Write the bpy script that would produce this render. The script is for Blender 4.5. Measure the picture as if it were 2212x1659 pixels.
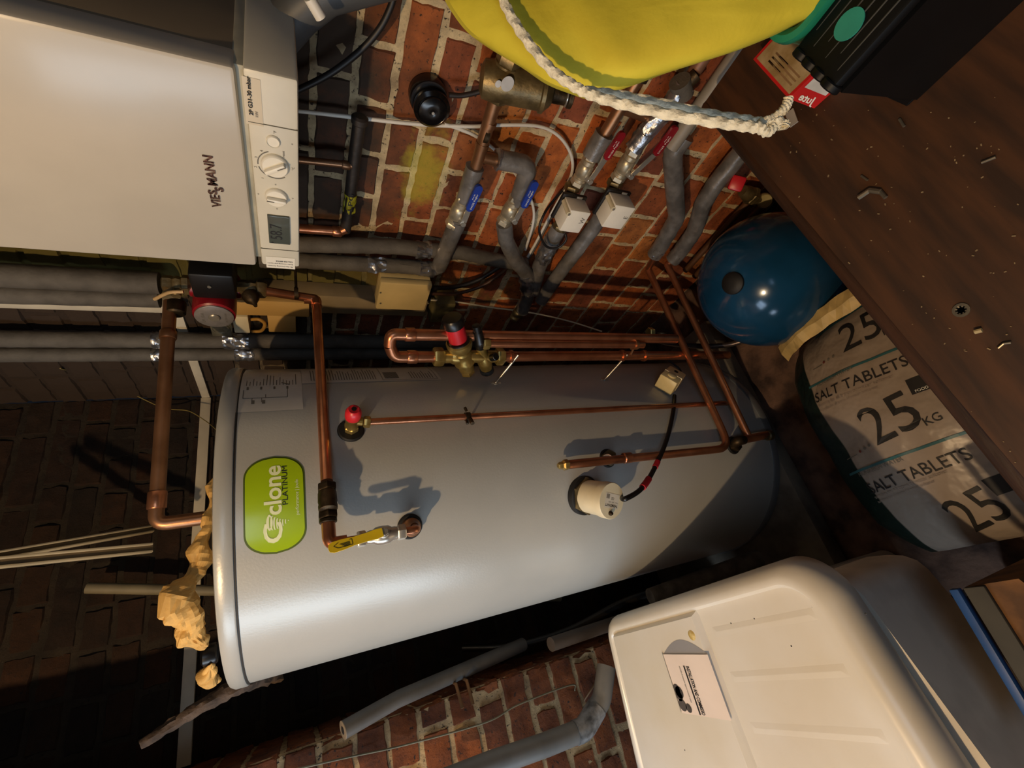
import bpy, bmesh, math, random
from mathutils import Vector, Matrix, noise
V = Vector
PI = math.pi
sc = bpy.context.scene
col = sc.collection
for o in list(bpy.data.objects): bpy.data.objects.remove(o)

# ------------------------------------------------------------------ camera
CU, CV, F = 1106.0, 829.5, 980.0
CAM = V((0, 0, 1.50))
def cam_axes(a, b, c):
    cb = math.cos(b)
    fw = V((math.sin(a)*cb, math.cos(a)*cb, -math.sin(b)))
    r0 = V((math.cos(a), -math.sin(a), 0)); u0 = r0.cross(fw)
    cc, s_ = math.cos(c), math.sin(c)
    return cc*r0 + s_*u0, -s_*r0 + cc*u0, -fw
RX, UP, BK = cam_axes(math.radians(29.2), math.radians(25.8), math.radians(-92.0))
cd = bpy.data.cameras.new('camera'); cam = bpy.data.objects.new('camera', cd); col.objects.link(cam)
cd.sensor_fit = 'HORIZONTAL'; cd.sensor_width = 36.0; cd.lens = 36.0*F/2212.0; cd.clip_start = 0.02; cd.clip_end = 50
m = Matrix((RX, UP, BK)).transposed().to_4x4(); m.translation = CAM
cam.matrix_world = m
sc.camera = cam

# ------------------------------------------------------------------ world, lights, exposure
w = bpy.data.worlds.new('world'); sc.world = w; w.use_nodes = True
w.node_tree.nodes['Background'].inputs[0].default_value = (0.55, 0.65, 0.9, 1)
w.node_tree.nodes['Background'].inputs[1].default_value = 0.010
def light(name, kind, loc, energy, color, size=0.1, size_y=None, aim=None):
    l = bpy.data.lights.new(name, kind); l.energy = energy; l.color = color
    if kind == 'AREA':
        l.shape = 'RECTANGLE'; l.size = size; l.size_y = size_y or size
    else: l.shadow_soft_size = size
    o = bpy.data.objects.new(name, l); col.objects.link(o); o.location = loc
    if aim is not None: o.rotation_euler = (V(aim)-V(loc)).to_track_quat('-Z', 'Y').to_euler()
    return o
LAMP = V((-1.03, 0.25, 2.38))
light('bulb_light', 'POINT', LAMP, 86, (1.0, 0.69, 0.38), 0.022)
light('doorway_light', 'AREA', (-1.30, 1.00, 1.45), 15, (0.74, 0.87, 1.0), 0.40, 1.3, aim=(0.3, 1.0, 1.1))
light('cool_fill_light', 'AREA', (-0.55, -0.75, 1.95), 3.6, (0.62, 0.79, 1.0), 0.6, 0.6, aim=(0.3, 1.0, .6))  # added soft cool fill for the shaded foot of the cylinder
sc.view_settings.view_transform = 'Standard'; sc.view_settings.look = 'None'
sc.view_settings.exposure = 0.0; sc.view_settings.gamma = 1.0; sc.view_settings.use_curve_mapping = False

# ------------------------------------------------------------------ helpers: picture point -> place
def ray(u, v): return RX*((u-CU)/F) - UP*((v-CV)/F) - BK
def at(u, v, ax, val):
    d = ray(u, v); i = 'XYZ'.index(ax); return CAM + d*((val-CAM[i])/d[i])
def dep(p): return -(BK.dot(V(p)-CAM))
def pxr(p, px): return px*dep(p)/F
CX, CY, RC = 0.380, 1.318, 0.371
def oncyl(u, v, R=RC):
    d = ray(u, v); a = d.x**2+d.y**2; b = -2*(CX*d.x+CY*d.y); c = CX**2+CY**2-R*R
    t = (-b-math.sqrt(max(0, b*b-4*a*c)))/(2*a); return CAM+d*t
def cylc(p): return math.atan2(p.y-CY, p.x-CX), p.z
def cylp(th, z, R=RC): return V((CX+R*math.cos(th), CY+R*math.sin(th), z))
def path(ax, val, *px): return [at(u, v, ax, val) for u, v in px]

# ------------------------------------------------------------------ helpers: materials
MATS = {}
def nt(name):
    m = bpy.data.materials.new(name); m.use_nodes = True
    t = m.node_tree; return m, t, t.nodes['Principled BSDF']
def lin(c):
    if isinstance(c, str):
        c = [int(c[i:i+2], 16)/255 for i in (0, 2, 4)]
        c = [x/12.92 if x <= .04045 else ((x+.055)/1.055)**2.4 for x in c]
    return (*c[:3], 1)
def mat(name, c, rough=.5, metal=0, var=.12, scale=12, bump=.0, bscale=60, spec=.5, c2=None, coat=0, stretch=None, trans=0):
    """base colour broken up by object-space noise, optional second colour in patches, optional bump"""
    if name in MATS: return MATS[name]
    m, t, b = nt(name); N = t.nodes; L = t.links
    tc = N.new('ShaderNodeTexCoord'); mp = N.new('ShaderNodeMapping'); L.new(tc.outputs['Object'], mp.inputs[0])
    if stretch: mp.inputs['Scale'].default_value = stretch
    nz = N.new('ShaderNodeTexNoise'); nz.inputs['Scale'].default_value = scale; nz.inputs['Detail'].default_value = 6
    L.new(mp.outputs[0], nz.inputs['Vector'])
    rp = N.new('ShaderNodeValToRGB'); L.new(nz.outputs['Fac'], rp.inputs[0])
    C = lin(c); D = lin(c2) if c2 else tuple(x*(1-var*2.2) for x in C[:3])+(1,)
    E_ = C if c2 else tuple(min(1, x*(1+var)) for x in C[:3])+(1,)
    rp.color_ramp.elements[0].position = .36; rp.color_ramp.elements[0].color = D
    rp.color_ramp.elements[1].position = .62; rp.color_ramp.elements[1].color = E_
    L.new(rp.outputs[0], b.inputs['Base Color'])
    b.inputs['Roughness'].default_value = rough; b.inputs['Metallic'].default_value = metal
    b.inputs['Specular IOR Level'].default_value = spec
    if coat: b.inputs['Coat Weight'].default_value = coat; b.inputs['Coat Roughness'].default_value = .15
    if bump:
        n2 = N.new('ShaderNodeTexNoise'); n2.inputs['Scale'].default_value = bscale; n2.inputs['Detail'].default_value = 5
        L.new(mp.outputs[0], n2.inputs['Vector'])
        bp = N.new('ShaderNodeBump'); bp.inputs['Strength'].default_value = bump; bp.inputs['Distance'].default_value = .004
        L.new(n2.outputs['Fac'], bp.inputs['Height']); L.new(bp.outputs[0], b.inputs['Normal'])
    MATS[name] = m; return m

def brickmat(name, cols, soot=None, green=False, dark=1.0, bump=.5):
    m, t, b = nt(name); N = t.nodes; L = t.links
    at_ = N.new('ShaderNodeAttribute'); at_.attribute_name = 'tone'
    tc = N.new('ShaderNodeNewGeometry')
    rp = N.new('ShaderNodeValToRGB'); rp.color_ramp.interpolation = 'LINEAR'
    els = rp.color_ramp.elements
    while len(els) < len(cols): els.new(.5)
    for i, c in enumerate(cols):
        els[i].position = i/(len(cols)-1); els[i].color = lin(c)
    L.new(at_.outputs['Fac'], rp.inputs[0])
    def noisen(s, d=8, r=.6):
        n = N.new('ShaderNodeTexNoise'); n.inputs['Scale'].default_value = s; n.inputs['Detail'].default_value = d
        n.inputs['Roughness'].default_value = r; L.new(tc.outputs['Position'], n.inputs['Vector']); return n
    def ramp(inp, a, bb, ca=(0, 0, 0, 1), cb=(1, 1, 1, 1)):
        mr = N.new('ShaderNodeMapRange'); L.new(inp, mr.inputs[0]); mr.inputs[1].default_value = a; mr.inputs[2].default_value = bb
        r = N.new('ShaderNodeValToRGB'); L.new(mr.outputs[0], r.inputs[0])
        r.color_ramp.elements[0].position = 0; r.color_ramp.elements[1].position = 1
        r.color_ramp.elements[0].color = ca; r.color_ramp.elements[1].color = cb; return r.outputs[0]
    def mix(f, a, c, bt='MIX'):
        x = N.new('ShaderNodeMix'); x.data_type = 'RGBA'; x.blend_type = bt
        for s_, i in ((f, 0), (a, 6), (c, 7)):
            if isinstance(s_, (int, float)): x.inputs[i].default_value = s_
            elif isinstance(s_, tuple): x.inputs[i].default_value = s_
            else: L.new(s_, x.inputs[i])
        return x.outputs[2]
    c = rp.outputs[0]
    c = mix(1.0, c, ramp(noisen(13, 9, .7).outputs['Fac'], .33, .66, (.45, .40, .38, 1), (1.35, 1.3, 1.22, 1)), 'MULTIPLY')
    c = mix(ramp(noisen(120, 3).outputs['Fac'], .60, .70), c, (.02, .012, .01, 1))
    c = mix(ramp(noisen(34, 7, .8).outputs['Fac'], .66, .76, (0, 0, 0, 1), (.5, .5, .5, 1)), c, (.30, .25, .18, 1))
    sep = N.new('ShaderNodeSeparateXYZ'); L.new(tc.outputs['Position'], sep.inputs[0])
    def madd(a, k, bb):
        x = N.new('ShaderNodeMath'); x.operation = 'MULTIPLY_ADD'; L.new(a, x.inputs[0]); x.inputs[1].default_value = k
        if isinstance(bb, (int, float)): x.inputs[2].default_value = bb
        else: L.new(bb, x.inputs[2])
        return x.outputs[0]
    if soot:
        # soot gathers towards the flue: amount rises with height, edge broken by noise
        z0, z1 = soot
        h = madd(sep.outputs['Z'], 1/(z1-z0), -z0/(z1-z0))
        h2 = madd(noisen(5, 5).outputs['Fac'], 1.6, h)
        c = mix(ramp(h2, .75, 1.7), c, (.040, .023, .013, 1))
    if green:
        # moss and old yellow paint, in two fixed patches
        def blob(cx, cy, cz, r, stretch=(1, 1, 1)):
            mp = N.new('ShaderNodeMapping'); mp.vector_type = 'POINT'; L.new(tc.outputs['Position'], mp.inputs[0])
            mp.inputs['Location'].default_value = (-cx*stretch[0]/r, -cy*stretch[1]/r, -cz*stretch[2]/r)
            mp.inputs['Scale'].default_value = tuple(s_/r for s_ in stretch)
            vl = N.new('ShaderNodeVectorMath'); vl.operation = 'LENGTH'; L.new(mp.outputs[0], vl.inputs[0])
            return vl.outputs['Value']
        n = noisen(14, 4).outputs['Fac']
        p1 = madd(n, 2.2, blob(1.0, .70, 1.19, .085, (0, .55, 1.4)))
        c = mix(ramp(p1, 1.55, 2.1, (.42, .42, .42, 1), (0, 0, 0, 1)), c, (.55, .52, .03, 1))
        p2 = madd(n, 1.7, blob(1.0, 1.12, 1.75, .10, (0, .9, .11)))
        c = mix(ramp(p2, 1.5, 1.95, (.85, .85, .85, 1), (0, 0, 0, 1)), c, (.13, .11, .022, 1))
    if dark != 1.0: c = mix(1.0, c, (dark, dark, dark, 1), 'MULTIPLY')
    L.new(c, b.inputs['Base Color']); b.inputs['Roughness'].default_value = .88
    bp = N.new('ShaderNodeBump'); bp.inputs['Strength'].default_value = bump; bp.inputs['Distance'].default_value = .007
    L.new(noisen(55, 9, .75).outputs['Fac'], bp.inputs['Height']); L.new(bp.outputs[0], b.inputs['Normal'])
    return m

steel = mat('brushed chrome', 'C8C4BA', .28, .75, .1, 20)
copper = mat('copper pipe', 'CE8E6A', .29, .88, .22, 16, c2='AE7050', bump=.08, bscale=90)
copper_old = mat('aged copper', 'A67A5A', .38, .8, .2, 14, c2='8A6244', bump=.1)
brass = mat('brass', 'BDA362', .3, .75, .18, 25, c2='8E7840')
brass_old = mat('dull bronze', '857450', .42, .6, .2, 30, c2='5E5238', bump=.2, bscale=120)
nickel = mat('nickel plated brass', 'C4B79C', .36, .65, .15, 30)
iron = mat('dark dirty bronze', '4A3D2C', .5, .8, .3, 30, bump=.3, bscale=90)
foam = mat('grey foam lagging', '5A554E', .75, 0, .12, 20, bump=.25, bscale=160)
foam2 = mat('silver grey lagging', '7A7672', .36, .3, .16, 25, bump=.35, bscale=70)
tape = mat('silver tape', 'A8A8AC', .28, .85, .2, 40, bump=.6, bscale=50)
whitep = mat('white plastic', 'E6E0D2', .4, 0, .04, 8)
creamp = mat('cream plastic', 'E3D6B4', .42, 0, .06, 10)
blackp = mat('black plastic', '0E0D0D', .35, 0, .2, 10)
rubber = mat('black rubber', '141312', .6, 0, .2, 20)
redp = mat('red plastic', 'C4202A', .35, 0, .1, 10)
darkred = mat('dark red enamel', '8A1420', .35, 0, .15, 10)
bluep = mat('blue plastic', '1C3894', .38, 0, .08, 10)
ink = mat('dark ink', '1C1A1A', .6, 0, .05)
greyink = mat('grey ink', '6A665E', .6, 0, .05)
whiteink = mat('white ink', 'EFEFE4', .5, 0, .02)
ropem = mat('cotton rope', 'E4DCC2', .85, 0, .1, 60, bump=.5, bscale=260)

# ------------------------------------------------------------------ helpers: meshes
def root(name, label, cat, loc, group=None):
    o = bpy.data.objects.new(name, None); col.objects.link(o); o.location = loc; o.empty_display_size = .05
    o['label'] = label; o['category'] = cat
    if group: o['group'] = group
    return o
def tag(o, label, cat, group=None, kind=None):
    o['label'] = label; o['category'] = cat
    if group: o['group'] = group
    if kind: o['kind'] = kind
    return o
def wpos(o):
    p = V((0, 0, 0))
    if o.parent: p = wpos(o.parent)
    return o.location + p
def mk(name, verts, faces, m, parent=None, smooth=True, label=None, mats=None, fm=None):
    """one mesh object; vertices are given in world space, origin goes to the parent's or the mesh centre"""
    me = bpy.data.meshes.new(name)
    if parent is not None: org = wpos(parent)
    else:
        lo = V([min(v[i] for v in verts) for i in range(3)]); hi = V([max(v[i] for v in verts) for i in range(3)])
        org = V(((lo.x+hi.x)/2, (lo.y+hi.y)/2, lo.z))
    me.from_pydata([V(v)-org for v in verts], [], faces)
    me.validate()
    for mm in (mats or [m]): me.materials.append(mm)
    if fm:
        for p, i in zip(me.polygons, fm): p.material_index = i
    bm = bmesh.new(); bm.from_mesh(me); bmesh.ops.recalc_face_normals(bm, faces=bm.faces); bm.to_mesh(me); bm.free()
    if smooth:
        for p in me.polygons: p.use_smooth = True
        try: me.set_sharp_from_angle(angle=math.radians(38))
        except Exception: pass
    o = bpy.data.objects.new(name, me); col.objects.link(o)
    if parent is not None: o.parent = parent; o.location = (0, 0, 0)
    else: o.location = org
    if label: o['label'] = label
    return o
class MB:
    def __init__(s): s.v = []; s.f = []; s.m = []
    def add(s, vf, mi=0):
        v, f = vf; k = len(s.v); s.v += [V(x) for x in v]; s.f += [tuple(i+k for i in q) for q in f]; s.m += [mi]*len(f); return s
    def make(s, name, m, parent=None, smooth=True, label=None):
        mats = m if isinstance(m, list) else [m]
        return mk(name, s.v, s.f, mats[0], parent, smooth, label, mats, s.m)

def fillet(pts, r, n=6):
    pts = [V(p) for p in pts]
    if r <= 0 or len(pts) < 3: return pts
    out = [pts[0]]
    for i in range(1, len(pts)-1):
        a, b, c = pts[i-1], pts[i], pts[i+1]
        d1 = a-b; d2 = c-b; l1 = d1.length; l2 = d2.length
        if l1 < 1e-6 or l2 < 1e-6: continue
        d1 /= l1; d2 /= l2; ang = d1.angle(d2)
        if ang > PI-.04: out.append(b); continue
        t = min(r/math.tan(ang/2), l1*.48, l2*.48)
        p, q = b+d1*t, b+d2*t
        for k in range(n+1):
            s = k/n; out.append(p*(1-s)**2 + b*2*s*(1-s) + q*s*s)
    out.append(pts[-1]); return out
def frame(t):
    a = V((0, 0, 1)) if abs(t.z) < .9 else V((1, 0, 0))
    n = t.cross(a).normalized(); return n, t.cross(n).normalized()
def tube_vf(pts, r, seg=16, fil=0, cap=True, wob=0, n=6, squash=1.0):
    P = fillet(pts, fil, n)
    Q = [P[0]]
    for p in P[1:]:
        if (p-Q[-1]).length > 1e-5: Q.append(p)
    P = Q; R = r if callable(r) else (lambda s: r)
    tot = sum((P[i+1]-P[i]).length for i in range(len(P)-1)); acc = 0
    vs = []; fs = []; nrm = None
    for i, p in enumerate(P):
        t = (P[min(i+1, len(P)-1)]-P[max(i-1, 0)]).normalized()
        if nrm is None: nrm, _ = frame(t)
        else: nrm = (nrm - t*nrm.dot(t)).normalized()
        bn = t.cross(nrm)
        if i: acc += (P[i]-P[i-1]).length
        rr = R(acc/tot if tot else 0)
        for k in range(seg):
            a = 2*PI*k/seg
            w_ = 1+(noise.noise(p*60+V((k, 0, 0)))*wob if wob else 0)
            vs.append(p + (nrm*math.cos(a)+bn*math.sin(a)*squash)*rr*w_)
    for i in range(len(P)-1):
        for k in range(seg):
            fs.append((i*seg+k, i*seg+(k+1) % seg, (i+1)*seg+(k+1) % seg, (i+1)*seg+k))
    if cap:
        fs.append(tuple(range(seg))[::-1]); fs.append(tuple(range((len(P)-1)*seg, len(P)*seg)))
    return vs, fs
def tube(name, pts, r, m, parent=None, fil=0, seg=16, label=None, wob=0, n=6, cap=True):
    v, f = tube_vf(pts, r, seg, fil, cap, wob, n); return mk(name, v, f, m, parent, True, label)
def resamp(pts, step):
    out = []
    for i in range(len(pts)-1):
        a, b = V(pts[i]), V(pts[i+1]); k = max(1, int((b-a).length/step))
        out += [a.lerp(b, j/k) for j in range(k)]
    return out+[V(pts[-1])]
def spline(pts, n=8):
    P = [V(p) for p in pts]; P = [2*P[0]-P[1]]+P+[2*P[-1]-P[-2]]; out = []
    for i in range(1, len(P)-2):
        for k in range(n):
            t = k/n; a, b, c, d = P[i-1], P[i], P[i+1], P[i+2]
            out.append(.5*((2*b)+(c-a)*t+(2*a-5*b+4*c-d)*t*t+(3*b-a-3*c+d)*t**3))
    return out+[P[-2]]
def lathe_vf(prof, org, axis, seg=24, rot=0):
    """prof: (radius, distance along axis)"""
    axis = V(axis).normalized(); n, b = frame(axis); vs = []; fs = []
    for r, h in prof:
        for k in range(seg):
            a = 2*PI*(k+rot)/seg; vs.append(V(org)+axis*h+(n*math.cos(a)+b*math.sin(a))*max(r, 1e-5))
    for i in range(len(prof)-1):
        for k in range(seg): fs.append((i*seg+k, i*seg+(k+1) % seg, (i+1)*seg+(k+1) % seg, (i+1)*seg+k))
    fs.append(tuple(range(seg))[::-1]); fs.append(tuple(range((len(prof)-1)*seg, len(prof)*seg)))
    return vs, fs
def lathe(name, prof, org, axis, m, parent=None, seg=24, label=None, smooth=True):
    v, f = lathe_vf(prof, org, axis, seg); return mk(name, v, f, m, parent, smooth, label)
def rod_vf(a, b, r, seg=20, ch=.12):
    a, b = V(a), V(b); L = (b-a).length; c = min(r*ch, L*.2)
    return lathe_vf([(r-c, 0), (r, c), (r, L-c), (r-c, L)], a, b-a, seg)
def box_vf(c, s, ax=None, bev=.003, n=2):
    """rounded box: centre, full size, axes matrix columns"""
    bm = bmesh.new(); bmesh.ops.create_cube(bm, size=1)
    for v in bm.verts: v.co = V((v.co.x*s[0], v.co.y*s[1], v.co.z*s[2]))
    if bev > 0: bmesh.ops.bevel(bm, geom=bm.edges[:], offset=min(bev, min(s)*.45), segments=n, affect='EDGES', profile=.5)
    A = Matrix(ax).transposed() if ax else Matrix.Identity(3)
    bm.verts.index_update()
    vs = [V(c)+A@v.co for v in bm.verts]; fs = [tuple(v.index for v in f.verts) for f in bm.faces]; bm.free(); return vs, fs
def box(name, c, s, m, parent=None, bev=.003, ax=None, label=None, n=2):
    v, f = box_vf(c, s, ax, bev, n); return mk(name, v, f, m, parent, True, label)
def bb(name, lo, hi, m, parent=None, bev=.003, label=None):
    lo, hi = V(lo), V(hi); return box(name, (lo+hi)/2, [abs(x) for x in (hi-lo)], m, parent, bev, None, label)
def prism_vf(poly, d):
    """flat outline (world points) pushed along vector d"""
    n = len(poly); vs = [V(p) for p in poly]+[V(p)+V(d) for p in poly]
    fs = [tuple(range(n))[::-1], tuple(range(n, 2*n))]+[(i, (i+1) % n, n+(i+1) % n, n+i) for i in range(n)]
    return vs, fs
def prism(name, poly, d, m, parent=None, label=None): 
    v, f = prism_vf(poly, d); return mk(name, v, f, m, parent, True, label)

# lettering: flat glyph meshes mapped onto a surface
def glyphs(s, bold=False, shear=0, space=1.0):
    cu = bpy.data.curves.new('t', 'FONT'); cu.body = s; cu.size = 1.0; cu.resolution_u = 3; cu.space_character = space; cu.shear = shear
    if bold: cu.offset = .022
    o = bpy.data.objects.new('t', cu); col.objects.link(o)
    dg = bpy.context.evaluated_depsgraph_get(); me = o.evaluated_get(dg).to_mesh()
    vs = [V(v.co) for v in me.vertices]; fs = [tuple(p.vertices) for p in me.polygons]
    o.evaluated_get(dg).to_mesh_clear(); bpy.data.objects.remove(o); bpy.data.curves.remove(cu)
    return vs, fs
def text_vf(s, fn, w=None, h=None, bold=False, shear=0, space=1.0, center=False):
    """fn maps (x, y) in metres to a point; text is fitted to width w, cap height h (kept in proportion when one is missing)"""
    vs, fs = glyphs(s, bold, shear, space)
    if not vs: return [], []
    x0 = min(v.x for v in vs); x1 = max(v.x for v in vs); y0 = 0; y1 = .70
    sx = w/(x1-x0) if w else h/(y1-y0); sy = h/(y1-y0) if h else sx
    dx = (x1-x0)*sx/2 if center else 0
    return [fn((v.x-x0)*sx-dx, v.y*sy) for v in vs], fs
def text(name, s, fn, m, parent, **k):
    v, f = text_vf(s, fn, **k)
    if v:
        o = mk(name, v, f, m, parent, False); return o
def plane_fn(o, r, u, lift=.0006):
    r = V(r).normalized(); u = V(u).normalized(); n = r.cross(u)
    return lambda x, y: V(o)+r*x+u*y+n*lift
def cyl_fn(th, z, R=RC, lift=.0008): return lambda x, y: cylp(th+x/R, z+y, R+lift)
def cylpatch(name, th0, th1, z0, z1, m, parent, lift=.0008, shape=None, nx=24, ny=6, label=None):
    vs = []; fs = []
    for i in range(nx+1):
        s = i/nx*2-1
        hh = shape(s) if shape else 1
        for j in range(ny+1):
            t = (j/ny*2-1)*hh
            vs.append(cylp(th0+(th1-th0)*i/nx, (z0+z1)/2+t*(z1-z0)/2, RC+lift))
    for i in range(nx):
        for j in range(ny):
            a = i*(ny+1)+j; fs.append((a, a+ny+1, a+ny+2, a+1))
    return mk(name, vs, fs, m, parent, True, label)

# ------------------------------------------------------------------ the room
def brickwall(name, faces, mats, seed=1, nx=14, ny=6, rough=.0055, parent=None):
    """faces: list of (origin, along, normal, length, rows[(z0,z1)], phase)"""
    rnd = random.Random(seed); vs = []; fs = []; tone = []; mi = []
    for org, al, nr, Lh, rows, ph in faces:
        org, al, nr = V(org), V(al), V(nr)
        zt = rows[-1][1]
        # mortar bed: slightly uneven sheet just behind the brick faces
        gx = int(Lh/.03); gz = int((zt-rows[0][0])/.03); k0 = len(vs)
        for i in range(gx+1):
            for j in range(gz+1):
                p = org+al*(Lh*i/gx)+V((0, 0, rows[0][0]+(zt-rows[0][0])*j/gz))
                vs.append(p+nr*(noise.noise(p*22)*.003-.0035))
        for i in range(gx):
            for j in range(gz):
                a = k0+i*(gz+1)+j; fs.append((a, a+gz+1, a+gz+2, a+1)); tone.append(.5); mi.append(1)
        for ri, (z0, z1) in enumerate(rows):
            x = -rnd.random()*.1 - (ph if ri % 2 else 0)
            kind = rnd.random()
            while x < Lh:
                hd = (rnd.random() < (.85 if kind > .7 else .18))
                L_ = (.107 if hd else .222)*(1+rnd.uniform(-.05, .05)); g = .009
                a, b = max(0, x), min(Lh, x+L_); x += L_+g
                if b-a < .02: continue
                t = rnd.random(); dz0 = rnd.uniform(-.0015, .0015); dd = rnd.uniform(-.002, .002)
                lo, hi = z0+.0040+dz0, z1-.0040+rnd.uniform(-.0015, .0015)
                k = len(vs); n1 = max(2, int(nx*(b-a)/.22)); n2 = ny
                for i in range(n1+1):
                    for j in range(n2+1):
                        u, v = i/n1, j/n2
                        # wall edges of the grid are pulled close so the arris is rounded
                        uu = (u if 0 < i < n1 else u); px_ = a+(b-a)*uu; pz = lo+(hi-lo)*v
                        if i == 0 or i == n1 or j == 0 or j == n2: d = -.010
                        else: d = .0015
                        if i == 1: px_ = a+.005
                        if i == n1-1: px_ = b-.005
                        if j == 1: pz = lo+.005
                        if j == n2-1: pz = hi-.005
                        p = org+al*px_+V((0, 0, pz))
                        nn = noise.noise(p*35+V((t*9, 0, 0)))
                        n3 = noise.noise(p*9)
                        vs.append(p+nr*(d+dd+nn*rough+n3*.002)+al*(noise.noise(p*50)*.0045)+V((0, 0, noise.noise(p*47+V((3, 3, 3)))*.0034)))
                for i in range(n1):
                    for j in range(n2):
                        q = k+i*(n2+1)+j; fs.append((q, q+n2+1, q+n2+2, q+1)); tone.append(t); mi.append(0)
    o = mk(name, vs, fs, mats[0], parent, True, None, mats, mi)
    at_ = o.data.attributes.new('tone', 'FLOAT', 'FACE'); at_.data.foreach_set('value', tone)
    o['kind'] = 'structure'; return o
def rows_from(z, zt, h): 
    r = []
    while z < zt: r.append((z, min(z+h, zt))); z += h
    return r
# courses: brick-on-edge at the foot, ordinary courses above (bed joint at z = 0.836)
K = 1.2925 - .0765*6
rowsA = rows_from(K-.105*8, K-.01, .105) + rows_from(K, 2.5, .0765)
brA = brickmat('soft red brick', ['8A4A26', 'B9682F', '965030', 'B05E2A', '7C4430', 'B87436'], soot=(1.08, 1.45), green=True)
moA = brickmat('cream lime mortar', ['CDBC98', 'DCCBA4'], soot=(1.30, 1.72), green=True, bump=.9)
wr = brickwall('wall_right', [((1.0, -.5, 0), (0, 1, 0), (-1, 0, 0), 2.3, rowsA, .12)], [brA, moA], 3)
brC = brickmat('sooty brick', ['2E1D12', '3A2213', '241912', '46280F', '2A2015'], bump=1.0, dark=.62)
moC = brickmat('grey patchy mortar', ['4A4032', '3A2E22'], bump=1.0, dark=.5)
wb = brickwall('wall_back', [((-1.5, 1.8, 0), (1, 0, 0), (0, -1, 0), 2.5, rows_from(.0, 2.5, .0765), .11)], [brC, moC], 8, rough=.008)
brE = brickmat('orange pier brick', ['6E3A1A', '7E441B', '5C3016', '884A1E'], bump=.8)
moE = brickmat('pale pier mortar', ['B79F78', 'B79F78'], bump=.9)
rowsE = rows_from(.018, 2.5, .0765)
wl = brickwall('wall_left', [((-1.5, 1.40, 0), (1, 0, 0), (0, -1, 0), 1.355, rowsE, .12), ((-.145, 1.40, 0), (0, 1, 0), (1, 0, 0), .40, rowsE, .1)], [brE, moE], 5, rough=.008)

gv = []; gf = []; n = 60
for i in range(n+1):
    for j in range(n+1):
        p = V((-1.6+3.0*i/n, -.9+2.8*j/n, 0)); gv.append(p+V((0, 0, -.012+noise.noise(p*9)*.010+noise.noise(p*30)*.006)))
for i in range(n):
    for j in range(n): a = i*(n+1)+j; gf.append((a, a+n+1, a+n+2, a+1))
fl = mk('floor', gv, gf, mat('earth floor', '6E5446', .95, 0, .3, 14, c2='3C2C26', bump=1.2, bscale=45)); fl['kind'] = 'structure'
cl = bb('ceiling', (-1.6, -.9, 2.5), (1.1, 1.9, 2.56), mat('limewashed ceiling', '6A6258', .9)); cl['kind'] = 'structure'
slab = bb('trim_1', (-.42, .98, 0), (.80, 1.78, .066), mat('grey stone slab', '6E675C', .85, 0, .2, 9, bump=.5), None, .008); slab['kind'] = 'structure'

# ------------------------------------------------------------------ hot water cylinder
def metal_paint(name, c):
    m = mat(name, c, .33, .12, .02, 5, bump=.06, bscale=220); return m
silver = metal_paint('silver cylinder casing', 'AFB0AC')
HB, HT = .07, 1.640
cylr = root('hot_water_cylinder', 'tall silver grey hot water cylinder with a green oval badge, standing against the brick corner', 'hot water cylinder', (CX, CY, HB))
lathe('casing', [(RC-.012, 0), (RC-.002, .004), (RC+.0005, .012), (RC, .02), (RC, 1.536), (RC-.004, 1.540)], (CX, CY, HB), (0, 0, 1), silver, cylr, 160)
lathe('base_rim', [(RC-.01, 0), (RC+.003, .002), (RC+.004, .008), (RC+.004, .026), (RC+.001, .030), (RC-.002, .030)], (CX, CY, HB-.002), (0, 0, 1), mat('grey rim', '8A8E92', .3, .5, .04, 8), cylr, 128)
lathe('lid', [(RC-.004, 0), (RC+.003, .001), (RC+.005, .004), (RC+.005, .024), (RC+.001, .031), (RC-.012, .034), (.2, .036), (.02, .037)], (CX, CY, HB+1.536), (0, 0, 1), silver, cylr, 160)
lathe('lid_seam', [(RC-.003, 0), (RC+.0012, .0006), (RC+.0012, .0034), (RC-.003, .004)], (CX, CY, HB+1.5325), (0, 0, 1), mat('dark seam', '2A2622', .7), cylr, 160)
g = mat('lime green badge', 'A2C212', .25, 0, .05, 6, coat=.6)
th0, _ = cylc(oncyl(592, 1195)); th1, _ = cylc(oncyl(592, 988)); zb1 = oncyl(528, 1090).z; zb0 = oncyl(658, 1090).z
zc = (zb0+zb1)/2; thc = (th0+th1)/2
def stad(s): 
    s = abs(s); e = .46
    return 1 if s < 1-e else math.sqrt(max(.0, 1-min(1, (s-(1-e))/e)**2.3))
cylpatch('badge_border', th0-.004, th1+.004, zb0-.002, zb1+.002, mat('badge dark rim', '4E5F0C', .4), cylr, .001, lambda s: max(.004, stad(s)), 64)
bd = cylpatch('badge', th0+.006, th1-.006, zb0+.001, zb1-.001, g, cylr, .0022, lambda s: max(.004, stad(s)), 64)
W_ = (th1-th0)*RC; H_ = zb1-zb0
ivory = mat('ivory lettering', 'E6EDC0', .4, 0, .02)
def cb(fx, fz): return cyl_fn(th0+fx*(th1-th0), zb0+fz*H_, RC, .0030)
text('badge_lettering', 'C', cb(.105, .40), ivory, bd, w=.205*W_, h=.30*H_, bold=True)
text('badge_lettering', 'clone', cb(.385, .40), ivory, bd, w=.515*W_, h=.285*H_, bold=True)
text('badge_lettering', 'PLATINUM', cb(.475, .285), ink, bd, w=.41*W_, h=.0098*H_/.1)
text('badge_lettering', 'performance | joule', cb(.355, .10), ivory, bd, w=.37*W_, h=.006*H_/.1)
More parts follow.
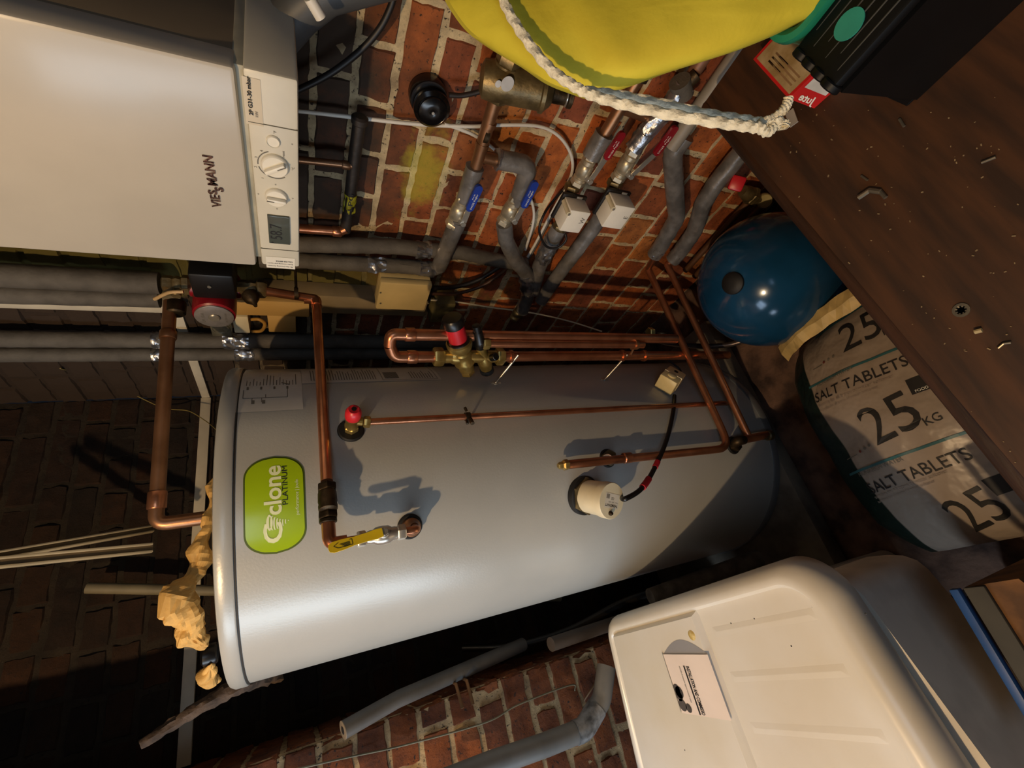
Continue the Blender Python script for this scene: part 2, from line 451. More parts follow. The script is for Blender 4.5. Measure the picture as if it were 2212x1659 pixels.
# the little whirlwind that stands for the y
mb = MB()
for k in range(8):
    t = k/7; zz = .58-.30*t; hw = .075*(1-t)**.8+.006; cxx = .315+.0*t-(.02*math.sin(t*3))
    for q in (-1,):
        pts = [cb(cxx+hw*math.cos(a), zz-.05*(1-t)*math.sin(a)*.6)(0, 0) for a in [PI+PI*i/12 for i in range(13)]]
        pts2 = [cb(cxx+hw*math.cos(a)*.97, zz+.028*(1-.5*t)-.05*(1-t)*math.sin(a)*.6)(0, 0) for a in [PI+PI*i/12 for i in range(13)]]
        kk = len(mb.v); mb.v += pts+pts2
        for i in range(12): mb.f.append((kk+i, kk+i+1, kk+14+i, kk+13+i)); mb.m.append(0)
pts = [cb(.315+.075*math.cos(a), .60+.055*math.sin(a))(0, 0) for a in [2*PI*i/24 for i in range(24)]]
pts2 = [cb(.315+.058*math.cos(a), .60+.034*math.sin(a))(0, 0) for a in [2*PI*i/24 for i in range(24)]]
kk = len(mb.v); mb.v += pts+pts2
for i in range(24): mb.f.append((kk+i, kk+(i+1) % 24, kk+24+(i+1) % 24, kk+24+i)); mb.m.append(0)
mb.make('whirlwind_mark', ivory, bd, False)
# wiring sheet and rating plate
def sheet(name, px0, px1, z0, z1, m, label=None):
    a, _ = cylc(oncyl(*px0)); b_, _ = cylc(oncyl(*px1)); return cylpatch(name, a, b_, z0, z1, m, cylr, .0010, None, 30, 3, label), a, b_
paper = mat('grey white label paper', 'C8C5BE', .45, 0, .05, 10)
wz1 = oncyl(495, 893).z+.004; wz0 = oncyl(655, 883).z
wl_, ta, tb = sheet('wiring_label', (575, 889), (575, 806), wz0, wz1, paper, 'pale sheet with a wiring diagram')
mb = MB(); rnd = random.Random(4)
wd = (tb-ta)*RC
def lf(x, y): return cylp(ta+x/RC, y, RC+.0018)
def stroke(x0, y0, x1, y1, t=.0007):
    n_ = max(1, int(abs(x1-x0)/.02)); d = V((x1-x0, y1-y0, 0)); L_ = d.length; nx_ = V((-d.y, d.x, 0))/L_*t
    for i in range(n_):
        a = V((x0, y0, 0))+d*i/n_; b_ = V((x0, y0, 0))+d*(i+1)/n_
        mb.add(([lf(*(a-nx_)[:2]), lf(*(b_-nx_)[:2]), lf(*(b_+nx_)[:2]), lf(*(a+nx_)[:2])], [(0, 1, 2, 3)]))
for i in range(16):  # printed rows, their starts and lengths uneven
    z = wz1-.030-i*.0066; stroke(wd*.52, z, wd*(.60+rnd.random()*.30), z, .0007)
X0, X1, Z0, Z1 = wd*.13, wd*.42, wz0+.030, wz1-.026
stroke(X0+.02, Z0, X0+.02, Z1); stroke(X0+.02, Z1, X1, Z1); stroke(X0+.02, Z0, X1, Z0); stroke(X0+.02, (Z0+Z1)/2, X1-.02, (Z0+Z1)/2)
stroke(X0+.005, Z0+.05, X0+.02, Z0+.05); stroke(X0+.005, Z0+.068, X0+.02, Z0+.068)
for k in range(5): stroke(X1, Z0+k*.026, X1+.012, Z0+k*.026, .002)
stroke(X0+.0, Z0+.046, X0+.012, Z0+.046, .003); stroke(X0+.0, Z0+.066, X0+.012, Z0+.066, .003); stroke(X1+.02, Z0-.004, X1+.03, Z0+.012, .002)
mb.make('diagram_print', greyink, wl_, False)
z1_ = wz0-.001; z0_ = oncyl(952, 817).z
_, t2 = None, None
ra, _ = cylc(oncyl(700, 828)); rb = ra+.30
rl = cylpatch('rating_label', ra, rb, z0_, z1_, paper, cylr, .0010, None, 16, 8, 'long pale rating label')
mb = MB(); ta = ra
def lf(x, y): return cylp(ra+x/RC, y, RC+.0018)
z = z1_-.02
while z > z1_-.17:
    stroke(.012, z, .05+rnd.random()*.05, z, .0010); z -= .0062
for (za, zb_) in ((z1_-.185, z0_+.01),):
    stroke(.006, za, .11, za); stroke(.006, zb_, .11, zb_); stroke(.006, za, .006, zb_)
    for k in range(12): stroke(.015, za-.008-k*.003, .06, za-.008-k*.003, .0012)
    for k in range(9): stroke(.012, za-.075-k*.007, .045+rnd.random()*.03, za-.075-k*.007, .0012)
mb.make('label_print', greyink, rl, False)
# black gaskets round the fittings
def gasket(px, rpx, name='gasket'):
    p = oncyl(*px); th, z = cylc(p); n_ = V((math.cos(th), math.sin(th), 0)); r = pxr(p, rpx)
    lathe(name, [(r, -.012), (r, .002), (r-.003, .0045), (.004, .0045)], p, n_, rubber, cylr, 40)
    return p, n_, r
gH = gasket((885, 1137), 27); gP = gasket((758, 930), 28); gR = gasket((1312, 990), 20); gC = gasket((1583, 962), 19)
gS = gasket((1430, 720), 10)

# ------------------------------------------------------------------ boiler
XF = .72
y0 = at(504.5, 146, 'X', XF).y; y1 = at(555, 575.5, 'X', XF).y; zb = at(530, 360, 'X', XF).z; zp = at(646, 380, 'X', XF).z
boi = root('wall_boiler', 'white wall-hung gas boiler with a control panel along its bottom, upper right of the cylinder', 'boiler', (.86, (y0+y1)/2, zp))
enam = mat('white boiler enamel', 'C0B8A9', .32, 0, .03, 5, coat=.25)
bb('front_cover', (XF, y0, zb), (XF+.05, y1, 2.30), enam, boi, .006)
bb('side_casing', (XF+.052, y0+.003, zb-.01), (.985, y1-.003, 2.30), mat('grey beige boiler side', '80725E', .45, 0, .04, 6), boi, .004)
ivp = mat('ivory control panel', 'D2CDBC', .4, 0, .03, 10)
zq = zb+.003
pn = bb('control_panel', (XF+.004, y0-.001, zp), (XF+.235, y1-.001, zq-.012), ivp, boi, .005)
bb('panel_ledge', (XF+.014, y0+.002, zq-.014), (XF+.23, y1-.012, zb+.004), mat('shadow gap grey', 'ABA692', .5), boi, .002)
def P(u, v): return at(u, v, 'X', XF+.004)
fnF = lambda p, l=.0006: plane_fn(p, (0, -1, 0), (0, 0, 1), l)
def seam(v_, name='panel_seam'):
    y = P(590, v_).y; bb(name, (XF+.0032, y-.0006, zp+.001), (XF+.0045, y+.0006, zq-.013), mat('panel gap', '5A5648', .7), pn, 0)
seam(272); seam(538)
def knob(u, v, rp, ang, name='dial'):
    p = P(u, v); r = pxr(p, rp); dm = mat('ivory dial', 'E8E4D6', .35, 0, .02)
    k = lathe(name, [(r, 0), (r, .004), (r*.93, .006), (r*.88, .007), (r*.1, .007)], p, (-1, 0, 0), dm, boi, 40)
    c = p+V((-.0105, 0, 0)); a = math.radians(ang); d = V((0, -math.cos(a), math.sin(a))); e = V((0, math.sin(a), math.cos(a)))
    box('dial_grip', c, (.009, r*1.75, r*.42), dm, k, .003, ax=((-1, 0, 0), d, e))
    f = plane_fn(c+V((-.0048, 0, 0))+d*r*.2, d, e)
    mk('dial_pointer', [f(0, -.0008), f(r*.65, -.0008), f(r*.65, .0008), f(0, .0008)], [(0, 1, 2, 3)], greyink, k, False)
    return p, r
pp, rr = knob(594, 357, 27, -58); knob(597, 425, 22, 86)
arc = MB()
for (a0, a1) in ((20, 95), (105, 215)):
    for i in range(14):
        aa = [math.radians(a0+(a1-a0)*(i+j)/14) for j in (0, 1)]
        q = [V((XF+.0034, pp.y-math.cos(a)*r_, pp.z+math.sin(a)*r_)) for a, r_ in ((aa[0], rr*1.16), (aa[1], rr*1.16), (aa[1], rr*1.24), (aa[0], rr*1.24))]
        arc.add((q, [(0, 1, 2, 3)]))
arc.make('dial_scale', greyink, pn, False)
text('dial_marks', '1', fnF(P(570, 385)), greyink, pn, h=.004); text('dial_marks', '2', fnF(P(555, 362)), greyink, pn, h=.004)
text('dial_marks', '3', fnF(P(556, 341)), greyink, pn, h=.004); text('dial_marks', '4', fnF(P(568, 328)), greyink, pn, h=.004)
text('dial_marks', 'reset', fnF(P(615, 340)), greyink, pn, h=.004); text('dial_marks', '°C', fnF(P(636, 368)), greyink, pn, h=.004)
text('dial_marks', '°F', fnF(P(597, 298-9)), greyink, pn, h=.004)
for u, v in ((597, 400), (634, 430), (600, 452), (560, 420), (633, 313)):
    text('dial_marks', 'o', fnF(P(u, v)), greyink, pn, h=.0035)
p = P(590, 305); r = pxr(p, 14)
lathe('pressure_gauge', [(r, 0), (r, .002), (r*.86, .004), (r*.8, .0025), (.001, .0025)], p, (-1, 0, 0), mat('ivory dial', 'E8E4D6'), boi, 32)
a, b_ = P(577, 462), P(627, 526)
lc = bb('display', (XF-.0002, b_.y, b_.z), (XF+.006, a.y, a.z), mat('lcd grey glass', '4B514C', .15, 0, .05, 8), boi, .001)
text('display_digits', '58.7', plane_fn(V((XF-.0002, P(605, 514).y, P(609, 500).z)), (0, -1, 0), (0, 0, 1)), ink, lc, w=.036, h=.020)
text('display_digits', 'P', plane_fn(V((XF-.0002, P(605, 523).y, P(593, 510).z)), (0, -1, 0), (0, 0, 1)), ink, lc, h=.006)
def stick(u0, v0, u1, v1, name, col_='D6CDBA'):
    a, b_ = P(u0, v0), P(u1, v1); y_, Y_ = sorted((a.y, b_.y)); z_, Z_ = sorted((a.z, b_.z))
    return mk(name, [(XF+.0033, y_, z_), (XF+.0033, Y_, z_), (XF+.0033, Y_, Z_), (XF+.0033, y_, Z_)], [(0, 1, 2, 3)], mat('sticker '+col_, col_, .5, 0, .03), pn, False)
s1 = stick(532, 266, 562, 172, 'gas_sticker', 'CFC4AE')
text('sticker_text', '2P G31-30 mbar', fnF(P(547, 248), .002), ink, s1, w=.055, h=.0052, bold=True)
text('sticker_text', 'kW', fnF(P(558, 252), .002), greyink, s1, h=.004)
s2b = stick(576, 577, 637, 558, 'maker_sticker', 'E4DFD0')
for i, t_ in enumerate(('Mr Gas Heating Services', 'Boiler servicing and repairs', 'CALL FOR SERVICE')):
    text('sticker_text', t_, plane_fn(V((XF+.0031, P(600, 573-i*5.4).y, P(632, 565).z)), (0, 0, 1), (0, 1, 0)), ink, s2b, w=.045 if i != 2 else .03, h=.0028, bold=(i == 2))
lm = mat('dark purple chrome', '4E3038', .15, .9, .2, 300, c2='B8A8A8')
q0 = at(467, 447, 'X', XF); q1 = at(448, 335, 'X', XF); wv = q0.y-q1.y
lo = plane_fn(V((XF, q0.y, at(470, 400, 'X', XF).z)), (0, -1, 0), (0, 0, 1), .0016)
lg = MB(); 
for s, x, w_, h_, yy in (('VIE', 0, .26, .0135, 0), ('s', .27, .085, .018, .003), ('s', .345, .085, .018, -.007), ('MANN', .45, .55, .0135, 0)):
    v_, f_ = text_vf(s, (lambda x_, y_, X=x*wv, Y=yy: lo(x_+X, y_+Y)), w=w_*wv, h=h_, bold=True); lg.add((v_, f_))
lg.make('maker_badge', lm, boi, False)

# ------------------------------------------------------------------ pipework helpers
XP = .935
def px1(u, v, X=XP): return at(u, v, 'X', X)
def joint_vf(a, b, r, n=20): return rod_vf(a, b, r, n, .2)
def nut_vf(c, d, r, h): return lathe_vf([(r*.9, -h/2), (r, -h/2*.7), (r, h/2*.7), (r*.9, h/2)], c, d, 6)
def clip(name, p, wallp, r, parent, m=None):
    """two-screw pipe clip: ring round the pipe and a screw back to the wall"""
    p, wallp = V(p), V(wallp); d = (wallp-p).normalized(); mb = MB()
    mb.add(lathe_vf([(r+.0005, -.005), (r+.004, -.005), (r+.004, .005), (r+.0005, .005)], p, V((0, 0, 1)) if abs(d.z) < .5 else V((0, 1, 0)), 20))
    mb.add(rod_vf(p+d*r, wallp, .0035, 8)); mb.add(rod_vf(p+V((0, r+.002, 0)), p+V((0, r+.012, 0)), .004, 8))
    return mb.make(name, m or iron, parent)

# --- hot water outlet: lagged wall -> along the front -> drop with check valve, lever valve, into cylinder
Yv = .925
hp = root('hot_water_pipe', 'bare copper pipe running out from the wall and across the upper front of the cylinder', 'pipe', at(683, 650, 'X', .86))
A0 = at(683, 646, 'X', .86); A1 = at(706, 1040, 'Y', Yv)
Edrop = at(712, 1176, 'Y', Yv)
tube('pipe', [A0, A1], .0115, copper, hp)
top = at(575, 629, 'X', .86)
tube('elbow', [A0+V((0, 0, .03)), A0+V((0, 0, .0)), A0+(A1-A0).normalized()*.03], .0135, copper, hp, .012)
tube('riser', [top, A0], .0115, copper, hp)
clip('pipe_clip', at(640, 634, 'X', .86), at(640, 634, 'X', .86)+V((.12, -.03, 0)), .0115, hp)
dX = (A1-A0).normalized()
mb = MB(); a, b_ = at(706, 1046, 'Y', Yv), at(709, 1130, 'Y', Yv); L_ = (b_-a).length
mb.add(nut_vf(a.lerp(b_, .10), dX, .0185, L_*.2)); mb.add(lathe_vf([(.015, 0), (.017, L_*.06), (.0175, L_*.3), (.0165, L_*.36), (.0175, L_*.42), (.017, L_*.52), (.013, L_*.56)], a.lerp(b_, .18), dX, 24))
mb.add(nut_vf(a.lerp(b_, .82), dX, .0185, L_*.2)); mb.add(rod_vf(a.lerp(b_, .9), b_, .016, 20))
mb.add(rod_vf(a.lerp(b_, .45)+V((0, -.012, 0)), a.lerp(b_, .45)+V((0, -.0205, 0)), .005, 14))
mb.make('check_valve', iron, hp, True, 'dark tarnished check valve')
tube('elbow', [b_, Edrop, Edrop+V((0, 0, -.03))], .0125, copper, hp, .016)
dr0 = Edrop+V((0, 0, -.028)); E2 = at(905, 1150, 'Y', Yv); E2 = V((Edrop.x, Yv, E2.z)); gin = gH[0]
tube('drop_pipe', [dr0, V((Edrop.x, Yv, E2.z))+V((0, 0, .001)), E2.lerp(gin, .55)], .0085, copper, hp, .014)
lathe('cylinder_union', [(.019, 0), (.019, .016), (.015, .02), (.012, .03), (.0105, .034)], gin+gH[1]*.004, (E2-gin).normalized(), copper_old, hp, 28)
# lever valve
zv0, zv1 = Edrop.z-.052, E2.z+.030
vx = Edrop.x
lv = root('lever_valve', 'chrome lever valve with a flat yellow handle, on the short drop pipe below the badge', 'valve', (vx, Yv, (zv0+zv1)/2))
mb = MB(); zc_ = zv0+(zv1-zv0)*.52
mb.add(nut_vf((vx, Yv, zv0-.004), (0, 0, 1), .0155, .016)); mb.add(nut_vf((vx, Yv, zv1+.004), (0, 0, 1), .0155, .016))
mb.add(lathe_vf([(.011, -.030), (.013, -.024), (.013, -.018), (.017, -.012), (.018, 0), (.017, .012), (.013, .018), (.013, .024), (.011, .030)], (vx, Yv, zc_), (0, 0, 1), 28))
mb.add(rod_vf((vx, Yv-.012, zc_), (vx, Yv-.024, zc_), .0095, 20)); mb.add(nut_vf((vx, Yv-.026, zc_), (0, 1, 0), .0075, .006))
mb.make('valve_body', steel, lv)
ht = at(709, 1187, 'Y', Yv-.026); hd = (ht-V((vx, Yv-.026, zc_))); hd.y = 0; hl = hd.length; hd.normalize(); hs = V((0, 1, 0)).cross(hd)
yh = Yv-.028; o_ = V((vx, yh, zc_))
pr_ = [(.004, .0075), (.016, .009), (.03, .0078), (hl*.55, .0075), (hl*.75, .0095), (hl*.92, .0095), (hl*.985, .0065), (hl, .002)]
poly = [o_+hd*a+hs*b for a, b in pr_]+[o_+hd*a-hs*b for a, b in pr_[::-1]]
hb_ = prism('handle', poly, (0, -.003, 0), mat('yellow handle sleeve', 'DCC01E', .4, 0, .06), lv, 'flat yellow handle')
hf = plane_fn(o_+hd*(hl*.93)+V((0, -.003, 0))-hs*.0055, -hd, hs*1.0, .0004)
hf = (lambda q, e1, e2: (lambda x, y: q+e1*x+e2*y+V((0, -.0005, 0))))(o_+hd*(hl*.93)+V((0, -.003, 0))+hs*.003, -hd, hs if hs.dot(V((0, 0, 1))) > -9 else hs)
mb = MB()
for i in range(5):
    mb.add(([hf(.012+.002*i, -.001-.0016*i), hf(.030, -.001-.0016*i), hf(.030, -.0018-.0016*i), hf(.012+.002*i, -.0018-.0016*i)], [(0, 1, 2, 3)]))
for q in (((.002, -.002), (.011, .0025)), ((.002, -.002), (.009, -.007)), ((.009, -.007), (.034, -.008)), ((.034, -.008), (.034, .002)), ((.034, .002), (.030, .002))):
    (xa, ya), (xb, yb) = q; d = V((xb-xa, yb-ya)); d.normalize(); nn = V((-d.y, d.x))*.0005
    mb.add(([hf(xa-nn.x, ya-nn.y), hf(xb-nn.x, yb-nn.y), hf(xb+nn.x, yb+nn.y), hf(xa+nn.x, ya+nn.y)], [(0, 1, 2, 3)]))
mb.make('handle_print', ink, hb_, False)

# --- copper pipe over the top of the cylinder
B0 = at(368, 652, 'X', .86); B1 = at(336, 1133, 'Y', 1.16); 
bp_ = root('copper_pipe', 'thick copper pipe crossing above the cylinder top, turned down beside the brown paper', 'pipe', B1)
B2 = V((B1.x, B1.y, HT+.003))
tube('pipe', [B0, B1, B2], .0145, copper_old, bp_, .022)
lathe('collar', [(.0165, -.018), (.0175, -.016), (.0175, .016), (.0165, .018)], B1+(B0-B1).normalized()*.05, B0-B1, copper, bp_)
lathe('collar', [(.0165, -.010), (.0175, -.008), (.0175, .008), (.0165, .010)], B0+(B1-B0)*.17, B0-B1, copper_old, bp_)
lathe('top_union', [(.026, 0), (.026, .014), (.019, .018), (.0165, .03)], (B1.x, B1.y, HT+.001), (0, 0, 1), brass_old, bp_, 6)

# --- pressure and temperature relief valve with thin discharge pipe
pp0, pn0, _ = gP
rv = root('relief_valve', 'brass relief valve with a red cap on the upper right of the cylinder front', 'valve', pp0)
end = at(768, 880, 'Y', pp0.y-.085)
dv = (end-pp0); dv = V((pn0*.085)); dv.z += .004
tip = at(765, 882, 'Y', .868); base = pp0+pn0*.004; ax_ = (tip-base).normalized(); LL = (tip-base).length
mb = MB(); mb.add(lathe_vf([(.014, 0), (.0155, .004), (.0155, .014), (.0135, .016)], base, ax_, 6)); mb.add(lathe_vf([(.0135, .014), (.0135, LL*.5), (.0155, LL*.55), (.0155, LL*.60)], base, ax_, 24))
sd = at(803, 912, 'Y', (base+ax_*LL*.42).y); sp = base+ax_*LL*.42
mb.add(rod_vf(sp, sp.lerp(sd, .55), .0095)); mb.add(nut_vf(sp.lerp(sd, .75), sd-sp, .0125, .014)); 
mb.make('valve_body', brass, rv)
lathe('cap', [(.0155, 0), (.0165, .004), (.0165, LL*.22), (.0125, LL*.34), (.0105, LL*.36), (.009, LL*.355), (.004, LL*.35)], base+ax_*LL*.60, ax_, redp, rv, 28, 'red domed cap')
lathe('vent', [(.005, 0), (.005, .0015)], base+ax_*LL*.965, ax_, blackp, rv, 16)
dp = root('discharge_pipe', 'thin copper discharge pipe running straight down the cylinder front from the red-capped valve', 'pipe', sd)
yd = sd.y; low = at(1565, 871, 'Y', yd+.03)
tube('pipe', [sp.lerp(sd, .8), low, low+V((.004, .02, -.05))], .0075, copper, dp, .02)
cp = at(1010, 900, 'Y', yd+.004); q = oncyl(1010, 915)
mb = MB(); mb.add(lathe_vf([(.0078, -.006), (.0105, -.006), (.0105, .006), (.0078, .006)], cp, (0, 0, 1), 20)); mb.add(rod_vf(cp, q, .003, 10)); mb.add(rod_vf(cp+V((.012, -.006, .002)), cp+V((.022, -.006, .004)), .0035, 10)); mb.add(rod_vf(cp+V((-.010, -.008, -.002)), cp+V((-.026, -.016, -.002)), .005, 12)); mb.add(rod_vf(cp+V((-.012, -.004, .006)), cp+V((-.022, -.008, .008)), .003, 8))
mb.make('pipe_clip', iron, dp)

# --- loop of copper with the red-topped pressure reducing valve
YL = .95; XL = .80
def pL(u, v, X=XL): return at(u, v, 'X', X)
# back riser, and the front leg standing nearer the cylinder edge
R0 = at(838, 722, 'X', .63); R1 = at(1395, 723, 'X', .63); R1.y = R0.y
L0 = at(868, 771, 'X', .60); L1 = at(1560, 776, 'X', .60); L1.y = L0.y
lp = root('copper_pipe_loop', 'copper pipe loop with two elbows standing beside the right edge of the cylinder', 'pipe', (R0.x, R0.y, at(1395, 723, 'X', .63).z))
R0.z = (R0.z+L0.z)/2+.012; 
tube('back_leg', [V((R0.x, R0.y, at(1470, 723, 'X', .63).z)), R0, R0.lerp(V((L0.x, L0.y, R0.z)), .5)], .0142, copper, lp, .028)
Lx = V((L0.x, L0.y, R0.z-.028))
nutz = at(945, 771, 'X', .60).z
tube('front_leg', [R0.lerp(V((L0.x, L0.y, R0.z)), .5), V((L0.x, L0.y, R0.z-.012)), V((L0.x, L0.y, nutz))], .0142, copper, lp, .028)
for q, d in ((R0+V((0, 0, -.045)), (0, 0, 1)), (V((L0.x, L0.y, R0.z-.055)), (0, 0, 1))): lathe('collar', [(.0155, -.012), (.0165, -.010), (.0165, .010), (.0155, .012)], q, d, copper, lp)
mp_ = root('relief_drain_pipe', 'short copper drain pipe between the loop legs, starting at a brass nut', 'pipe', at(1395, 740, 'X', .61))
D0 = at(1050, 742, 'X', .61); D1 = at(1390, 744, 'X', .61); D1.y = D0.y
tube('pipe', [D0, D1], .0112, copper, mp_); mb = MB(); mb.add(nut_vf(D0, (0, 0, 1), .0155, .018)); mb.make('nut', brass, mp_)
clip('pipe_clip', D1+V((0, 0, .03)), D1+V((-.02, .05, .03)), .0112, mp_, copper_old)
fp = root('cold_feed_pipe', 'copper pipe rising along the cylinder edge into the brass pressure valve', 'pipe', V((L0.x, L0.y, L1.z)))
ft = at(1080, 773, 'X', .60).z
tube('pipe', [V((L0.x, L0.y, ft)), V((L0.x, L0.y, L1.z))], .0142, copper, fp)
for u in (1100, 1338, 1385):
    z = at(u, 773, 'X', .60).z; lathe('clip_ring', [(.0146, -.004), (.018, -.004), (.018, .004), (.0146, .004)], (L0.x, L0.y, z), (0, 0, 1), copper, fp)
def ear(u0, v0, u1, v1):
    z = at(u0, v0, 'X', .60).z; p = V((L0.x-.006, L0.y-.016, z)); q = oncyl(u1, v1)
    mb = MB(); mb.add(rod_vf(p, q, .0034, 10)); mb.add(rod_vf(q+V((0, 0, -.016)), q+V((0, 0, .016)), .003, 8)); mb.add(lathe_vf([(.008, 0), (.008, .002)], q, oncyl(u1, v1)-V((CX, CY, q.z)), 16))
    mb.make('stand_off', steel, fp)
ear(1108, 778, 1070, 828); ear(1338, 778, 1306, 820)
pv = root('pressure_reducing_valve', 'brass pressure reducing valve with a red and black head beside the cylinder edge', 'valve', (L0.x, L0.y, ft))
zt_, zb_ = nutz, ft; cx, cy = L0.x, L0.y
z1v, z2v = at(998, 775, 'X', .60).z, at(1040, 778, 'X', .60).z
mb = MB(); mb.add(nut_vf((cx, cy, zt_-.002), (0, 0, 1), .024, .026)); mb.add(nut_vf((cx, cy, zb_+.004), (0, 0, 1), .024, .022))
mb.add(lathe_vf([(.016, 0), (.013, .010), (.013, .02), (.02, .03), (.02, .05)], (cx, cy, zt_-.010), (0, 0, -1), 24))
mb.add(rod_vf((cx, cy, zt_-.01), (cx, cy, zb_+.005), .0165, 24))
hdir = (at(975, 683, 'X', .640)-V((cx, cy, z1v))).normalized()
bo = V((cx, cy, z1v))
mb.add(lathe_vf([(.020, -.045), (.020, -.026), (.027, -.020), (.027, -.010), (.024, -.004), (.024, .012), (.026, .016), (.024, .022), (.031, .034), (.033, .042), (.033, .050), (.028, .054)], bo, hdir, 32))
mb.add(lathe_vf([(.018, 0), (.0195, .003), (.0195, .016), (.016, .020)], bo-hdir*.060, hdir, 6))
b2 = V((cx, cy, z2v)); mb.add(lathe_vf([(.016, -.045), (.018, -.03), (.020, -.018), (.017, .0), (.012, .02), (.014, .026), (.014, .036)], b2, hdir, 28))
mb.make('valve_body', brass, pv)
hl_ = (at(975, 683, 'X', .640)-bo).length
lathe('red_sleeve', [(.0235, 0), (.0235, hl_-.058-.028), (.020, hl_-.058-.024)], bo+hdir*.056, hdir, redp, pv, 32, 'red sleeve with white print')
lathe('black_collar', [(.029, 0), (.029, .007), (.025, .009)], bo+hdir*.050, hdir, blackp, pv, 32)
lathe('black_knob', [(.0235, 0), (.0265, .003), (.027, .018), (.023, .026), (.005, .028)], bo+hdir*(hl_-.030), hdir, blackp, pv, 32)
lathe('end_plug', [(.0125, 0), (.0125, .004)], bo-hdir*.064, hdir, blackp, pv, 28)
lathe('end_plug', [(.0185, 0), (.0195, .003), (.019, .012), (.015, .014)], b2-hdir*.056, hdir, mat('blue black cap', '1A1F28', .4), pv, 28)
mb = MB(); mb.add(lathe_vf([(.012, .03), (.015, .034), (.015, .055), (.013, .06), (.0125, .085), (.010, .088), (.010, .104), (.006, .106)], b2, hdir, 20)); kn = b2+hdir*.046; mb.add(rod_vf(kn, V((D0.x, D0.y, D0.z+.006)), .0145)); mb.add(rod_vf(b2+V((-.012, -.012, -.016)), b2+V((-.02, -.03, -.02)), .010, 12))
mb.make('relief_head', blackp, pv)

# --- two copper pipes from the wall to the foot of the cylinder
def frompx(u, v, X): return at(u, v, 'X', X)
C0 = at(1400, 581, 'X', .93); C1 = at(1572, 935, 'Y', .925)
D0_ = at(1441, 571, 'X', .93); D1_ = at(1622, 948, 'Y', .925)
cA = root('return_pipe', 'copper pipe from the wall bent upward across the cylinder foot, ending in a brass cap', 'pipe', C1)
cend = at(1222, 1004, 'Y', .925); dn = C1+(C1-C0).normalized()*.02
tube('pipe', [C0, at(1578, 968, 'Y', .925), cend], .0112, copper, cA, .05)
tz = C0
lathe('reducer', [(.0115, -.012), (.0142, -.010), (.0142, .012), (.0125, .014)], at(1355, 989, 'Y', .925), (0, 0, 1), copper, cA)
lathe('end_cap', [(.0125, -.006), (.0135, -.004), (.0135, .006), (.009, .010), (.009, .018), (.006, .022)], cend, (0, 0, 1), brass, cA, 6)
tube('tee_stub', [at(1312, 992, 'Y', .925), gR[0]], .0135, copper_old, cA)
lathe('union', [(.021, 0), (.021, .012), (.016, .014)], gR[0]+gR[1]*.004, gR[1], brass_old, cA, 6)
cB = root('feed_pipe', 'copper pipe from the wall ending in a tee at the bottom edge of the cylinder', 'pipe', D1_)
tube('pipe', [D0_, at(1617, 943, 'Y', .925)], .0112, copper, cB)
tube('tee', [at(1598, 951, 'Y', .925), at(1665, 938, 'Y', .925)], .0130, copper, cB)
lathe('drain_spigot', [(.012, 0), (.012, .03), (.016, .034), (.016, .05), (.008, .055)], at(1642, 943, 'Y', .925), (0, 0, -1), brass_old, cB)
tube('elbow', [at(1606, 950, 'Y', .925), at(1592, 953, 'Y', .925), gC[0]+V((0, 0, .0))], .0145, iron, cB, .01)
lathe('union', [(.020, 0), (.020, .014), (.016, .016)], gC[0]+gC[1]*.004, gC[1], iron, cB, 6)

# --- immersion heater
ip = oncyl(1262, 1070); ff = at(1312, 1080, 'Y', .90)
dI = (at(1313, 1081, 'Y', .885)-ip); th, _ = cylc(ip); nI = V((math.cos(th), math.sin(th), 0)); nI = (nI*.9+V((-.10, -.25, -.10))).normalized()
cf = at(1312, 1080, 'Y', (ip+nI*.075).y); dI = (cf-ip).normalized(); li = (cf-ip).length
ih = root('immersion_heater', 'cream round immersion heater cap with a printed sticker, low on the cylinder', 'immersion heater', ip)
lathe('gasket', [(.049, -.02), (.049, .006), (.045, .009)], ip, dI, rubber, ih, 40)
lathe('nut', [(.047, 0), (.048, .003), (.048, .008), (.045, .010)], ip+dI*.007, dI, brass_old, ih, 6)
hc = lathe('cap', [(.0405, 0), (.0415, li-.024), (.0435, li-.022), (.0435, li-.002), (.042, li), (.001, li)], ip+dI*.014, dI, creamp, ih, 56)
fc = ip+dI*(.014+li)
zr = (V((0, 0, 1))-dI*dI.z).normalized(); xr = zr.cross(dI)*-1; xr = V((0, 0, 1)).cross(dI)*-1; xr = (xr-dI*xr.dot(dI)).normalized()
# print runs the other way up on the cap
ca, sa = math.cos(math.radians(108)), math.sin(math.radians(108)); e1 = -(xr*-1); e1 = xr*ca+zr*sa; e2 = dI.cross(e1)
def capf(x, y): return fc+e1*x+e2*y+dI*.0007
st = mk('cap_sticker', [capf(-.024, -.017)-dI*.0003, capf(.024, -.017)-dI*.0003, capf(.024, .018)-dI*.0003, capf(-.024, .018)-dI*.0003], [(0, 1, 2, 3)], mat('pale sticker', 'D9D0BE', .45, 0, .03), hc, False)
text('sticker_text', 'THERMOWATT', lambda x, y: capf(x-.022, y+.008), ink, st, w=.044, h=.0062, bold=True)
text('sticker_text', 'ITALY  3kW  240V', lambda x, y: capf(x-.022, y+.002), greyink, st, w=.034, h=.003)
text('sticker_text', 'CE', lambda x, y: capf(x-.006, y-.008), ink, st, h=.006)
mb = MB()
for i in range(5): mb.add(([capf(.010, -.004-i*.0022), capf(.021, -.004-i*.0022), capf(.021, -.0052-i*.0022), capf(.010, -.0052-i*.0022)], [(0, 1, 2, 3)]))
mb.make('sticker_lines', greyink, st, False)
lathe('fixing_stud', [(.0055, 0), (.0055, .004), (.003, .008)], fc+e2*.029, dI, iron, ih, 12)
